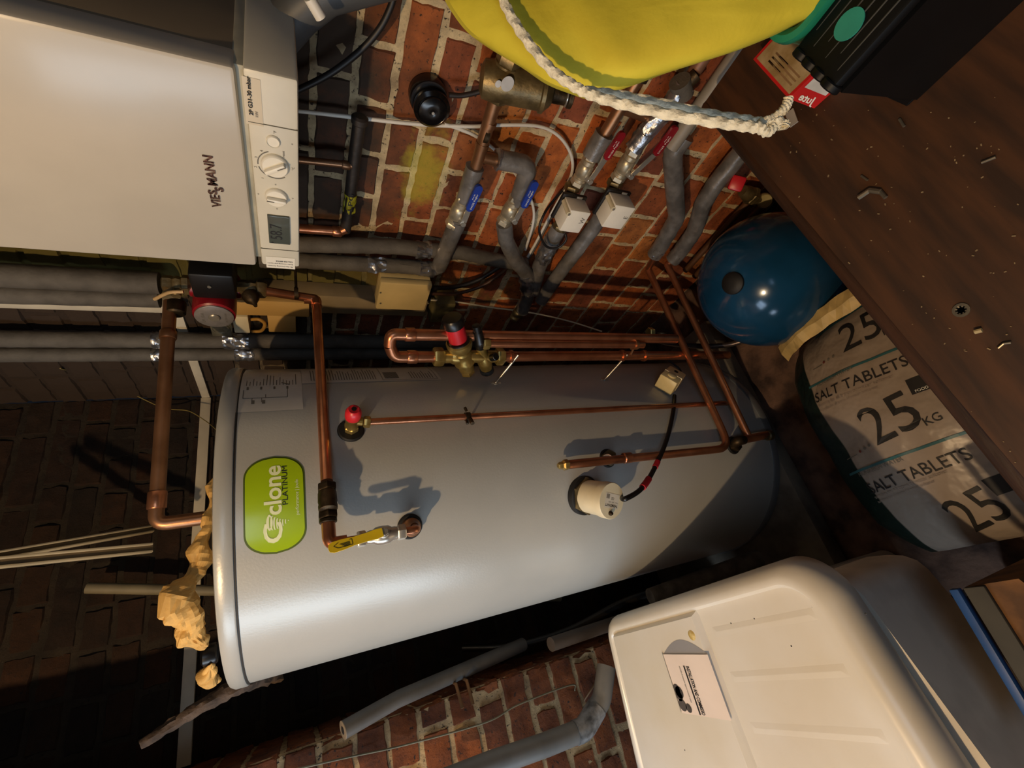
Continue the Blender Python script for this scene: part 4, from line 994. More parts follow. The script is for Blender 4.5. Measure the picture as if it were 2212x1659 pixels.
# yellow junction box
X_ = .885; a, b = at(811, 668, 'X', X_), at(935, 617, 'X', X_)
r_ = root('junction_box', 'large yellowish plastic junction box on the batten above the copper loop', 'junction box', (.92, (a.y+b.y)/2, b.z))
jm = mat('yellowed plastic box', 'CFB77E', .5, 0, .05, 9)
bb('lid', (X_, min(a.y, b.y), min(a.z, b.z)), (X_+.022, max(a.y, b.y), max(a.z, b.z)), jm, r_, .005); bb('base', (X_+.022, min(a.y, b.y)+.002, min(a.z, b.z)+.002), (.94, max(a.y, b.y)-.002, max(a.z, b.z)-.002), jm, r_, .003)
for (u, v) in ((822, 632), (822, 655), (925, 655)): lathe('screw', [(.003, 0), (.003, .001)], at(u, v, 'X', X_-.0005), (-1, 0, 0), mat('dull zinc box', '8C8876'), r_, 12)
a, b = at(925, 690, 'X', .945), at(985, 650, 'X', .945)
o = bb('dirty_box', (.93, min(a.y, b.y), min(a.z, b.z)), (.998, max(a.y, b.y), max(a.z, b.z)), mat('grimy olive box', '6E6238', .7, 0, .3, 14), None, .008); tag(o, 'grimy olive coloured box below the yellow junction box', 'box')
# wire on back wall
o = tube('thin_wire', spline([at(130, 796, 'X', .99), at(200, 815, 'Y', 1.78), at(260, 838, 'Y', 1.78), at(335, 874, 'Y', 1.78), at(370, 884, 'Y', 1.77), at(408, 888, 'Y', 1.74), at(445, 910, 'Y', 1.70), at(470, 930, 'Y', 1.60)], 8), .0016, mat('yellowish wire', 'A08E50', .5)); tag(o, 'thin yellowish wire looping over the dark back wall to the cylinder', 'wire')
# two white plastic strips and a grey tube hanging in the dark alcove
tw = mat('offcut white strip', 'B8A888', .5, 0, .1)
def strip(label, a, b, ya, yb, wpx):
    A, B = at(*a, 'Y', ya), at(*b, 'Y', yb); d = (B-A).normalized(); r_ = root('trunking_offcut', label, 'trunking', A.lerp(B, .5), None)
    s_ = d.cross(V((0, 1, 0))).normalized(); h = wpx/2
    box('channel', (A+B)/2, ((B-A).length, .006, h*2*.8), mat('dark channel', '6A5C46', .6), r_, .001, ax=(d, s_.cross(d), s_))
    for sg in (-1, 1): box('edge', (A+B)/2+s_*sg*h*.78+V((0, -.004, 0)), ((B-A).length, .012, h*.45), tw, r_, .001, ax=(d, s_.cross(d), s_))
strip('upper of two white plastic trunking offcuts leaning in the dark alcove', (-120, 1222), (330, 1143), 1.45, 1.74, .022)
strip('lower of two white plastic trunking offcuts leaning in the dark alcove', (-120, 1228), (330, 1184), 1.42, 1.60, .026)
o = tube('grey_tube', [at(188, 1270, 'Y', 1.72), at(188, 1270, 'Y', 1.72).lerp(at(440, 1275, 'Y', 1.72), 5.2)], .0150, mat('drab grey tube', '77705C', .6)); tag(o, 'plain drab grey tube standing behind the crumpled brown paper', 'tube')
# crumpled paper on the cylinder
def crumple(name, label, cat, pts, lo, hi, m, seed, amp=.02):
    v = []; f = []; random.seed(seed); n1, n2 = 60, 26
    for i in range(n1+1):
        t = i/n1; k = t*(len(pts)-1); j = min(int(k), len(pts)-2); c = pts[j].lerp(pts[j+1], k-j); r = lo[j]+(lo[j+1]-lo[j])*(k-j)
        ax_ = (pts[j+1]-pts[j]).normalized(); n, b = frame(ax_)
        for q in range(n2):
            a = 2*PI*q/n2; d = n*math.cos(a)+b*math.sin(a); p = c+d*r*hi
            nn = noise.noise(p*22+V((seed, 0, 0)))*amp*1.4+abs(noise.noise(p*55))*amp*.9-amp*.4
            p2 = p+d*nn; p2.z = max(p2.z, HT+.0045+abs(nn)*.05); v.append(p2)
    for i in range(n1):
        for q in range(n2): f.append((i*n2+q, i*n2+(q+1) % n2, (i+1)*n2+(q+1) % n2, (i+1)*n2+q))
    f.append(tuple(range(n2))[::-1]); f.append(tuple(range(n1*n2, (n1+1)*n2)))
    o = mk(name, v, f, m, None, False); tag(o, label, cat); return o
kraft = mat('crumpled kraft paper', 'C79E58', .75, 0, .1, 20, bump=.6, bscale=40)
crumple('brown_paper', 'crumpled brown packing paper lying over the cylinder top edge', 'paper', [V((.40, 1.06, HT+.012)), V((.30, 1.05, HT+.02)), V((.22, 1.05, HT+.03)), V((.16, 1.05, HT+.055)), V((.11, 1.08, HT+.04)), V((.085, 1.10, HT+.016))], [.004, .012, .018, .030, .026, .008], 1.0, kraft, 3, .014)
crumple('brown_paper', 'small brown paper scrap at the left end of the cylinder top', 'paper', [V((.055, 1.12, HT+.012)), V((.035, 1.17, HT+.022)), V((.03, 1.22, HT+.012))], [.004, .016, .004], 1.0, kraft, 9, .010)
o = lathe('bottle_cap', [(.016, 0), (.019, .004), (.019, .022), (.015, .026), (.004, .028)], V((.073, 1.135, HT+.0035)), (0, 0, 1), blackp); tag(o, 'small black cap between the two pieces of brown paper on the cylinder top', 'cap')

# ------------------------------------------------------------------ left of the cylinder: pipes in front of the brick pier
jute = mat('muddy pipe coat', '5A4A3E', .85, 0, .3, 20, c2='2E241E', bump=1.0, bscale=60)
v_, f_ = tube_vf(resamp([at(303, 1609, 'Y', 1.36), at(420, 1535, 'Y', 1.37), at(520, 1478, 'Y', 1.39), at(600, 1455, 'Y', 1.50)], .01), lambda s: .0085+.0095*min(1, s*1.8), 14, 0, True, .5)
o = mk('old_pipe', v_, f_, jute); tag(o, 'muddy old pipe sticking out from behind the cylinder top towards the lower left', 'pipe')
g1 = mat('dark grey tube', '4C4A48', .6, 0, .1, 15); 
r_ = root('grey_tube', 'grey foam tube with an open round end, slanting in front of the brick pier', 'tube', at(742, 1580, 'Y', 1.33))
a, b, c = at(742, 1577, 'Y', 1.33), at(860, 1510, 'Y', 1.36), at(1130, 1392, 'Y', 1.50)
tube('lagging', [a, b, c], .0190, g1, r_); lathe('open_end', [(.0192, 0), (.0192, .0016), (.008, .0016)], a, (a-b), mat('tube end', '7A6C5A', .7), r_, 24); lathe('bore', [(.0085, 0), (.0085, .0022)], a, (a-b), ink, r_, 16)
big = path('Y', 1.30, (960, 1690), (1060, 1650), (1180, 1608), (1262, 1575), (1300, 1510), (1310, 1440))
r_ = root('grey_tube', 'thick grey plastic waste pipe bending down at the foot of the brick pier', 'tube', big[3])
tube('pipe', big, .0255, mat('mid grey plastic', '6E6C68', .5, 0, .08, 12), r_, .05, 24)
tube('bend_collar', fillet([big[3].lerp(big[2], .25), big[3], big[4].lerp(big[3], .3)], .05, 6), .0275, mat('scuffed grey', '7A7A7A', .45, 0, .3, 40, bump=.4), r_, 0, 24)
o = tube('grey_tube', [at(1190, 1392, 'Y', 1.33), at(1330, 1345, 'Y', 1.38), at(1420, 1310, 'Y', 1.42)], .0185, mat('dusty dark tube', '3E3630', .7), None); tag(o, 'dusty dark tube in the gap between the cylinder and the white lid', 'tube')
o = tube('black_hose', spline([at(1000, 1400, 'Y', 1.60), at(1110, 1395, 'Y', 1.52), at(1230, 1360, 'Y', 1.48), at(1350, 1300, 'Y', 1.42), at(1460, 1268, 'Y', 1.35)], 8), .012, blackp, None); tag(o, 'dark hose curving down behind the cylinder foot', 'hose')
o = tube('steel_wire', spline([at(560, 1680, 'Y', 1.385), at(742, 1638, 'Y', 1.385), at(880, 1608, 'Y', 1.385), at(1050, 1560, 'Y', 1.385), at(1120, 1522, 'Y', 1.385), at(1232, 1480, 'Y', 1.385), at(1242, 1492, 'Y', 1.39)], 8), .0022, mat('dull wire', '7A7058', .5, .4)); tag(o, 'thin taut steel wire crossing the face of the brick pier', 'wire')
for k, (u, v) in enumerate(((985, 1478), (1008, 1470))):
    A = at(u, v, 'Y', 1.388); B = at(u+14, v+52, 'Y', 1.37)
    o = tube('pier_strap', [A+V((.004, .03, 0)), A, B], .0042, mat('rusty strap', '6A4A2A', .7)); tag(o, ('left' if k == 0 else 'right')+' one of two short rusty straps hooked on the pier edge', 'strap')
o = tube('bent_wire', spline([at(1262, 1512, 'Y', 1.37), at(1275, 1492, 'Y', 1.35), at(1288, 1470, 'Y', 1.34), at(1292, 1452, 'Y', 1.34)], 6), .0028, mat('rusty strap', '6A4A2A'), None); tag(o, 'short bent rusty wire beside the grey waste pipe', 'wire')
o = tube('grey_pipe', [at(1405, 1290, 'Y', 1.22), at(1470, 1266, 'Y', 1.20), at(1640, 1205, 'Y', 1.1)], .024, mat('grubby grey pipe', '55504A', .6, 0, .25, 25, bump=.4), None); tag(o, 'grubby grey pipe lying between the cylinder foot and the white lid', 'pipe')

# ------------------------------------------------------------------ water softener with lid, and its front panel
wp2 = mat('yellowed white lid plastic', 'D6D0C4', .32, 0, .05, 3, c2='CDC2AC', coat=.2)
ZL = .75
def lidpt(u, v, z=ZL): return at(u, v, 'Z', z)
X1, Y0, Y1 = -.030, .552, 1.235; X0 = -.50
so = root('water_softener', 'large white plastic water softener with a leaflet in its lid, below the cylinder foot', 'water softener', ((X0+X1)/2, (Y0+Y1)/2, 0))
def rrect(x0, x1, y0, y1, r, n=8, rr=None):
    out = []
    rs_ = rr or (r, r, r, r)
    for (cx_, cy_, a0), r_q in zip(((x1-rs_[0], y1-rs_[0], 0), (x0+rs_[1], y1-rs_[1], 90), (x0+rs_[2], y0+rs_[2], 180), (x1-rs_[3], y0+rs_[3], 270)), rs_):
        for i in range(n+1): a = math.radians(a0+90*i/n); out.append((cx_+r_q*math.cos(a), cy_+r_q*math.sin(a)))
    return out
def skew(x, y):   # the lid's far side runs slightly out of square, as seen
    t = (y-Y0)/(Y1-Y0); s = (X1-x)/(X1-X0)
    return x - .045*max(0, t)**1.2*(1-s*.6), y + .085*s*t*.9 - .055*s*(1-t)
def ring(x0, x1, y0, y1, r, z, n=10, rr=None): return [V((*skew(x, y), z)) for x, y in rrect(x0, x1, y0, y1, r, n, rr)]
def loft(name, rings, m, parent, cap0=True, cap1=True, label=None):
    n = len(rings[0]); v = [p for r in rings for p in r]; f = []
    for i in range(len(rings)-1):
        for k in range(n): f.append((i*n+k, i*n+(k+1) % n, (i+1)*n+(k+1) % n, (i+1)*n+k))
    if cap0: f.append(tuple(range(n))[::-1])
    if cap1: f.append(tuple(range((len(rings)-1)*n, len(rings)*n)))
    return mk(name, v, f, m, parent, True, label)
def inset(d, z, r=.06): return ring(X0+d, X1-d, Y0+d, Y1-d, max(.012, r-d*.6), z, 10, (max(.012, .045-d*.5),)*2+(max(.015, .075-d*.6),)*2)
loft('cabinet', [ring(X0+.03, X1-.05, Y0+.29, Y1-.03, .04, .0), ring(X0+.03, X1-.05, Y0+.28, Y1-.02, .04, ZL-.073)], mat('white plastic cabinet', 'C9C3B8', .4, 0, .05), so)
LIDR = [inset(.006, ZL-.072), inset(0, ZL-.060), inset(0, ZL-.034), inset(.003, ZL-.021), inset(.010, ZL-.010), inset(.020, ZL-.003), inset(.028, ZL), inset(.034, ZL-.0015), inset(.040, ZL-.010), inset(.050, ZL-.012)]
lid = loft('lid', LIDR, wp2, so, True, True)
# raised far panel with the leaflet pocket, and low ribs on the near panel
ys = at(1530, 1395, 'Z', ZL).y+.005
def tp(x, y, z=0): a, b = skew(x, y); return V((a, b, ZL+z))
pr = [(X1-.040, ys), (X1-.040, Y1-.040), (X0+.04, Y1-.040), (X0+.04, ys)]
def slabtop(name, c4, zlo, zhi, sl, m, parent):
    lo = [tp(x, y, zlo) for x, y in c4]; cx_ = sum(x for x, _ in c4)/4; cy_ = sum(y for _, y in c4)/4
    hi = [tp(x+(cx_-x)/abs(cx_-x)*sl, y+(cy_-y)/abs(cy_-y)*sl, zhi) for x, y in c4]
    return mk(name, lo+hi, [(0, 1, 2, 3), (4, 5, 6, 7), (0, 1, 5, 4), (1, 2, 6, 5), (2, 3, 7, 6), (3, 0, 4, 7)], m, parent, True)
far = slabtop('far_panel', pr, -.0125, .001, .010, wp2, lid)
for x in (-.118, -.20, -.285): slabtop('rib', [(x+.012, Y0+.05), (x+.012, ys-.02), (x-.012, ys-.02), (x-.012, Y0+.05)], -.0125, -.0102, .012, wp2, lid)
mb = MB(); v, f = box_vf(V((-.40, Y0-.018, ZL-.040)), (.30, .05, .046), ((.985, .17, 0), (-.17, .985, 0), (0, 0, 1)), .016, 4); mb.add((v, f)); mb.make('lid_lip', wp2, lid)
# leaflet
pq = [lidpt(1441, 1432), lidpt(1531, 1413), lidpt(1583, 1556), lidpt(1493, 1592)]
lf_ = root('leaflet', 'pink-white installation leaflet tucked in the pocket of the white lid', 'leaflet', (pq[0]+pq[2])/2)
# leaflet kept rectangular: near edge from pq[1] to pq[2], width to the far side
ed = (pq[2]-pq[1]); Ll = ed.length; ed.normalize(); fd = V((-ed.y, ed.x, 0)); 
if fd.dot(pq[0]-pq[1]) < 0: fd = -fd
Wl = (pq[0]-pq[1]).dot(fd); LZ = V((0, 0, .0035))
mk('page', [pq[1]+LZ, pq[2]+LZ, pq[2]+fd*Wl+LZ, pq[1]+fd*Wl+LZ], [(0, 1, 2, 3)], mat('pinkish paper', 'E0CFC0', .6, 0, .02), lf_, False)
def lfm(x, y): return pq[1]+ed*x+fd*(Wl-y)+LZ+V((0, 0, .0006))
text('leaflet_title', 'INSTALLATION AND COMMISSIO', lambda x, y: lfm(x+Ll*.20, y+Wl*.45), ink, lf_, w=Ll*.78, h=.0100, bold=True)
text('leaflet_text', 'AVOID Automatic bypass control valve', lambda x, y: lfm(x+Ll*.20, y+Wl*.29), greyink, lf_, w=Ll*.60, h=.0045)
mk('leaflet_rule', [lfm(Ll*.19, Wl*.395), lfm(Ll*.985, Wl*.395), lfm(Ll*.985, Wl*.425), lfm(Ll*.19, Wl*.425)], [(0, 1, 2, 3)], ink, lf_, False)
def disc(name, c, r, m, par, f, n=20, sq=1): mk(name, [f(c[0]+r*math.cos(2*PI*i/n), c[1]+r*sq*math.sin(2*PI*i/n)) for i in range(n)], [tuple(range(n))], m, par, False)
dkp = mat('grey printed picture', '4A4440', .6, 0, .2, 40)
for c, r in (((.60, .06), .06), ((.65, .10), .07), ((.71, .07), .06), ((.90, .20), .05), ((.86, .08), .07)): disc('printed_valve', (Ll*c[0], Wl*c[1]), Wl*r*1.2, dkp, lf_, lfm)
hh = [lfm(Ll*.0, Wl*.02)]; 
pkt = mk('pocket', [lfm(-.0005+(-.028*math.sin(PI*i/14)), Wl*i/14)-V((0, 0, .0028)) for i in range(15)], [tuple(range(15))], mat('grey pocket recess', '8E8C8C', .5, 0, .02), lid, False)
mk('pocket_lip', [lfm(-.004, -.004)+V((0, 0, -.0012)), lfm(Ll*1.0, -.006)+V((0, 0, -.0012)), lfm(Ll*1.0, .0006)+V((0, 0, .0012)), lfm(0, .0006)+V((0, 0, .0012))], [(0, 1, 2, 3)], wp2, lid, False)
st_ = mat('amber glue blob', 'B89A50', .25, 0, .2, 90, c2='D8C48A', coat=.5)
gb_ = lidpt(1495, 1372); lathe('glue_stain', [(.011, 0), (.009, .0012), (.004, .0022), (.001, .0024)], V((gb_.x, gb_.y, ZL+.0005)), (0, 0, 1), st_, lid, 24)
for (u, v) in ((1620, 1340), (1745, 1315), (1860, 1330), (1570, 1350), (1700, 1400), (1455, 1480), (1480, 1620)):
    q = lidpt(u, v); lathe('dirt_speck', [(.0016, 0), (.001, .0004)], V((q.x, q.y, ZL+(.0012 if q.y > ys+.02 else -.0119))), (0, 0, 1), ink, lid, 6)

# softener front panel, built as a separate piece
lt = root('softener_front', 'second dirty white plastic tub, lower and partly hidden behind the softener lid', 'tub', (-.3, .6, 0))
dw = mat('grubby white plastic', 'CFC9BE', .6, 0, .10, 9)
tp_ = [(-.074, .640), (-.078, .600), (-.084, .575), (-.096, .557), (-.114, .548), (-.30, .512), (-.62, .450), (-.62, .590)]
mb = MB(); mb.add(prism_vf([V((x, y, .46)) for x, y in tp_], (0, 0, .21))); mb.add(prism_vf([V((x*.995-.003, y+.004, .452)) for x, y in tp_], (0, 0, .008))); mb.make('panel_body', dw, lt)
bb('panel_base', (-.60, .60, .0), (-.19, .645, .46), mat('dark base plate', '1E1B1A'), lt, .005)
# cardboard with a blue edge, near the bottom right corner
cbx = root('cardboard_box', 'worn cardboard box with a blue plastic edge, at the right edge of the picture', 'box', at(2190, 1330, 'Z', .30))
A, B = at(2085, 1268, 'Z', .62), at(2300, 1620, 'Z', .62); A2, B2 = at(2200, 1250, 'Z', .62), at(2400, 1600, 'Z', .62)
prism('box', [A, B, B2+V((0, -.1, 0)), A2], (0, 0, -.45), mat('worn cardboard', '6E4820', .85, 0, .25, 15, bump=.4), cbx)
d = (B-A).normalized(); s_ = V((-d.y, d.x, 0)); 
if s_.y < 0: s_ = -s_
box('blue_edge', (A+B)/2+s_*.012+V((0, 0, .004)), ((B-A).length, .012, .012), mat('blue strip', '1C4478', .5), cbx, .002, ax=(d, s_, (0, 0, 1)))
box('dark_edge', (A+B)/2-s_*.012+V((0, 0, .003)), ((B-A).length, .026, .008), mat('dark grey card', '3E3A30', .8), cbx, .002, ax=(d, s_, (0, 0, 1)))

# ------------------------------------------------------------------ blue vessel
vc = V((.682, .640, .204)); vr = .196
ve = root('pressure_vessel', 'round blue pressure vessel with a black rubber cap on the floor below the wooden board', 'pressure vessel', (vc.x, vc.y, .0))
blue = mat('deep blue vessel paint', '17466A', .16, .1, .10, 6, c2='123853', bump=.05, bscale=30)
capd = (V((.0, .0, 1)))
dcap = ray(1583, 612)
def hit(u, v, c, r):
    d = ray(u, v).normalized(); oc = CAM-c; b = oc.dot(d); q = b*b-(oc.dot(oc)-r*r); return CAM+d*(-b-math.sqrt(max(0, q)))
ch = hit(1583, 612, vc, vr); ax0 = (ch-vc).normalized()
prof = [(vr*math.cos(a)*1.0, vr*math.sin(a)*1.0) for a in [math.radians(x) for x in range(-90, 91, 5)]]
v, f = lathe_vf(prof, vc, ax0, 72); mk('tank', v, f, blue, ve)
lathe('rubber_cap', [(.029, -.006), (.031, .0), (.030, .006), (.022, .012), (.010, .014), (.001, .014)], ch-ax0*.002, ax0, rubber, ve, 36, 'black rubber cap')
bb('stand', (vc.x-.10, vc.y-.10, .0), (vc.x+.10, vc.y+.10, .075), mat('vessel foot', '123048', .5), ve, .01)
o = tube('vessel_pipe', spline([at(1400, 728, 'X', .70), at(1450, 742, 'X', .68), at(1520, 748, 'X', .66), at(1570, 745, 'X', .64), at(1600, 738, 'X', .63)], 8), .0095, mat('dull chrome hose', '6A5E5A', .35, .7), None); tag(o, 'dull metal hose running from behind the cylinder to the blue vessel', 'hose')
for k, (u, v) in enumerate(((1402, 716), (1415, 716))): pass
o = lathe('brass_nut', [(.014, 0), (.016, .002), (.016, .016), (.014, .018)], at(1400, 718, 'X', .66), (0, 0, -1), brass, None, 6); tag(o, 'brass nut low in the shadow behind the copper loop', 'nut')
# fittings low on the wall beside the vessel
r_ = root('drain_cock', 'old bronze stop cock with a red plastic handle just under the wooden board', 'valve', px1(1640, 440, .92))
c_ = px1(1618, 420, .94); d_ = (px1(1660, 445, .92)-c_).normalized()
mb = MB(); mb.add(lathe_vf([(.016, -.03), (.022, -.01), (.024, .01), (.018, .03), (.016, .05)], c_, d_, 20)); mb.add(nut_vf(c_+d_*.012, d_, .028, .018)); mb.make('valve_body', brass_old, r_)
box('red_handle', px1(1592, 396, .90), (.040, .040, .018), redp, r_, .006, ax=((.6, .3, .74), (-.5, .86, .06), (-.62, -.40, .67)), label='red plastic handle')
lathe('round_cap', [(.021, 0), (.022, .003), (.022, .02), (.019, .024), (.004, .022)], px1(1648, 432, .93), (px1(1663, 440, .88)-px1(1648, 432, .93)), mat('aged cream knob', 'A09468', .5), r_, 28)

# ------------------------------------------------------------------ salt bag
BZ = .15
s0, s1 = at(1668, 738, 'Z', .20), at(1845, 610, 'Z', .20)
bg = root('salt_bag', 'printed plastic bag of 25 kg salt tablets lying half under the wooden board', 'bag', (.22, .50, .0))
# bag frame: a runs from the seam end to the foot, b runs from the far side to the near side
bA = V((.500, .700)); bB = V((-.120, .740))
def bagxy(a, b):
    x = bA.x+(bB.x-bA.x)*a; far = .790+.022*math.sin(PI*min(1, max(0, a)))
    return x, far-.52*b
def bagz(a, b):
    e = max(1e-6, math.sin(PI*min(1, max(0, b))))**.35; f_ = max(1e-6, math.sin(PI*min(1, max(0, a*.97+.015))))**.30
    x, y = bagxy(a, b)
    return .030+.215*e*f_+noise.noise(V((x*9, y*9, 2)))*.012+noise.noise(V((x*25, y*25, 5)))*.004
bv = []; bf = []; na, nb = 60, 36
for i in range(na+1):
    for j in range(nb+1):
        a, b = i/na, j/nb; x, y = bagxy(a, b); pin = .05*(1-min(1, math.sin(PI*a)*2.2)); yy = y+(.5-b)*-pin*2
        bv.append(V((x, yy, bagz(a, b))))
for i in range(na):
    for j in range(nb): q = i*(nb+1)+j; bf.append((q, q+nb+1, q+nb+2, q+1))
k = len(bv)
for i in range(na+1):
    for j in range(nb+1): p = bv[i*(nb+1)+j]; bv.append(V((p.x, p.y, .012)))
for i in range(na):
    for j in range(nb): q = k+i*(nb+1)+j; bf.append((q, q+1, q+nb+2, q+nb+1))
for i in range(na):
    for j in (0, nb): q = i*(nb+1)+j; bf.append((q, q+nb+1, k+q+nb+1, k+q))
for j in range(nb):
    for i in (0, na): q = i*(nb+1)+j; bf.append((q, q+1, k+q+1, k+q))
# printed film: pale face, dark green side gusset (by position across the bag)
def bagmat():
    m, t, b = nt('printed bag film'); N = t.nodes; L = t.links
    tc = N.new('ShaderNodeNewGeometry'); sp = N.new('ShaderNodeSeparateXYZ'); L.new(tc.outputs['Position'], sp.inputs[0])
    mr = N.new('ShaderNodeMapRange'); L.new(sp.outputs['Y'], mr.inputs[0]); mr.inputs[1].default_value = .698; mr.inputs[2].default_value = .702
    mx = N.new('ShaderNodeMix'); mx.data_type = 'RGBA'; L.new(mr.outputs[0], mx.inputs[0]); mx.inputs[6].default_value = lin('94877B'); mx.inputs[7].default_value = lin('10211C')
    L.new(mx.outputs[2], b.inputs['Base Color']); b.inputs['Roughness'].default_value = .36
    n2 = N.new('ShaderNodeTexNoise'); n2.inputs['Scale'].default_value = 26; L.new(tc.outputs['Position'], n2.inputs['Vector'])
    bp = N.new('ShaderNodeBump'); bp.inputs['Strength'].default_value = .5; bp.inputs['Distance'].default_value = .01; L.new(n2.outputs['Fac'], bp.inputs['Height']); L.new(bp.outputs[0], b.inputs['Normal'])
    return m
bag = mk('film', bv, bf, bagmat(), bg)
def bagat(x, y, lift=.0025):
    a = (x-bA.x)/(bB.x-bA.x); b = (.790+.022*math.sin(PI*min(1, max(0, a)))-y)/.52
    return V((x, y, bagz(a, b)+lift))
# seam flange
sv = []; sf = []
for i in range(25):
    t = i/24; y = .735-.47*t
    for j, (dx, dz) in enumerate(((-.045, .022), (-.02, .035), (.006, .030))):
        sv.append(V((.500+dx+noise.noise(V((t*9, j, 0)))*.006, y+noise.noise(V((t*5, j, 3)))*.004, .130+dz+.07*min(1, math.sin(PI*min(1, t*1.0+.02))*1.6)+noise.noise(V((t*14, j*3, 7)))*.006)))
for i in range(24):
    for j in range(2): q = i*3+j; sf.append((q, q+3, q+4, q+1))
mk('top_seam', sv, sf, mat('cream bag seam', 'BFA468', .5, 0, .1, 30), bg, False, 'cream coloured folded seam')
BP = lambda u, v: at(u, v, 'Z', .245)
def bagtext(s, p0, p1, h=None, m=ink, bold=False):
    A, B = BP(*p0), BP(*p1); w = (A-B).length; r = (B-A).normalized(); up_ = V((-r.y, r.x, 0))
    v, f = text_vf(s, lambda x, y: (lambda q: bagat(q.x, q.y))(A+r*x+up_*y), w=w, h=h, bold=bold); return v, f
def bt(name, *a, **k):
    m = k.get('m', ink); v, f = bagtext(*a, **k); mk(name, v, f, m, bag, False)
bt('weight_print', '25', (1808, 762), (1892, 717), bold=False)
bt('weight_print', 'KG', (1893, 724), (1920, 709))
bt('weight_print', '25', (1893, 963), (2002, 914), bold=False)
bt('weight_print', 'KG', (2002, 920), (2036, 905))
bt('weight_print', '25', (2070, 1165), (2170, 1120), bold=False)
bt('name_print', 'SALT TABLETS', (1750, 872), (1957, 788))
bt('name_print', 'SALT TABLETS', (1862, 1073), (2095, 992))
bt('maker_print', 'MONARCH WATER', (1748, 838), (1836, 797), m=greyink)
bt('maker_print', 'MONARCH WATER', (1840, 1034), (1950, 995), m=greyink)
for (p0, p1) in (((1757, 882), (1925, 815)), ((1760, 892), (1895, 838)), ((1868, 1084), (2040, 1022)), ((1872, 1094), (2010, 1044))): bt('small_print', 'suitable for all types of water softener', p0, p1, m=mat('faint print', '9C8C7E', .6))
teal = mat('teal printed band', '2E5F66', .45)
def line(name, p0, p1, wd, m, par=bag, n=24):
    A, B = BP(*p0), BP(*p1); d = (B-A).normalized(); u_ = V((-d.y, d.x, 0))*wd/2; v = []; f = []
    for i in range(n+1):
        for s in (-1, 1): q = A.lerp(B, i/n)+u_*s; v.append(bagat(q.x, q.y, .002))
    for i in range(n): f.append((2*i, 2*i+2, 2*i+3, 2*i+1))
    mk(name, v, f, m, par, False)
line('printed_band', (1722, 840), (1960, 738), .006, teal); line('printed_band', (1806, 1032), (2080, 935), .006, teal); line('printed_band', (1715, 730), (1850, 640), .006, teal)
line('black_panel', (1958, 838), (2035, 808), .036, ink); line('black_panel', (2118, 1060), (2200, 1030), .036, ink)
bt('panel_print', 'FOOD GRADE', (1975, 848), (2035, 824), m=whiteink)
for (u, v) in ((1762, 783), (1773, 777), (1784, 770), (1847, 977), (1859, 970), (1871, 963)):
    q = BP(u, v); mk('printed_dot', [bagat(q.x+.0035*math.cos(a), q.y+.0035*math.sin(a), .0028) for a in [2*PI*i/12 for i in range(12)]], [tuple(range(12))], mat('rust print', '6A2A20', .6) if u in (1762, 1847) else greyink, bag, False)
line('printed_box', (1732, 800), (1757, 788), .002, greyink); line('printed_box', (1808, 997), (1838, 984), .002, greyink)

# ------------------------------------------------------------------ wooden board, debris, boxes and the yellow sack
ZB = .80
c1 = at(1512, 236, 'Z', ZB); c2 = at(2240, 1124, 'Z', ZB)
ben = root('wooden_bench', 'dark stained wooden bench top with scattered screws, in the right of the picture', 'bench', (.35, 0, 0))
dkw = mat('shade darkened wood', '462810', .6, 0, .25, 5, c2='2C1808', stretch=(1.2, 9, 9), bump=.15, bscale=20)  # brown wood; shade over the bench is put into top and edge colours
dkw2 = mat('bench edge wood', '3A200F', .5, 0, .3, 5, c2='221208', stretch=(1, 10, 10), bump=.3, bscale=30)
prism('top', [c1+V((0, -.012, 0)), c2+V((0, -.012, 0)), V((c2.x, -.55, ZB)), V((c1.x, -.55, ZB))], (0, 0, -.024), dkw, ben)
v, f = tube_vf([c1+V((0, -.010, -.011)), c2+V((0, -.010, -.011))], .0125, 12); mk('nosing', v, f, dkw2, ben)
for x in (c1.x-.06, c2.x+.06):
    for y in (.10, -.42): bb('leg', (x-.022, y-.022, 0), (x+.022, y+.022, ZB-.024), dkw2, ben, .003)
def onb(u, v, z=ZB): return at(u, v, 'Z', z)
q = onb(2077, 670); rw = pxr(q, 15)
mb = MB(); v, f = lathe_vf([(rw, 0), (rw, .0012), (rw*.62, .0012), (rw*.62, 0)], q+V((0, 0, .0004)), (0, 0, 1), 32); mb.add((v, f))
for k in range(8):
    a = 2*PI*k/8; mb.add(box_vf(q+V((math.cos(a)*rw*.56, math.sin(a)*rw*.56, .001)), (rw*.26, rw*.20, .0012), ((math.cos(a), math.sin(a), .25), (-math.sin(a), math.cos(a), 0), (0, 0, 1)), 0))
o = mb.make('lock_washer', mat('tarnished steel', '8A8272', .4, .8), None); tag(o, 'round toothed lock washer lying on the dark bench', 'washer')
def bit(name, label, cat, pts, r, m): o = tube(name, [onb(*p)+V((0, 0, r+.0006)) for p in pts], r, m, None, .002, 8); tag(o, label, cat)
ts = mat('tarnished steel', '8A8272')
bit('screw', 'short bent screw near the middle of the dark bench', 'screw', ((1858, 428), (1882, 412), (1905, 415)), .0034, ts)
bit('metal_scrap', 'small metal scrap beside the bent screw', 'scrap', ((1902, 412), (1916, 428)), .0026, ts)
bit('nail', 'thin nail lying on the bench right of the bent screw', 'nail', ((2122, 352), (2153, 340)), .0016, ts)
bit('pin', 'tiny pin on the bench near the red box', 'pin', ((1945, 258), (1955, 274)), .0016, ts)
bit('metal_scrap', 'tiny sliver of metal above the bent screw', 'scrap', ((1862, 380), (1876, 390)), .0014, ts)
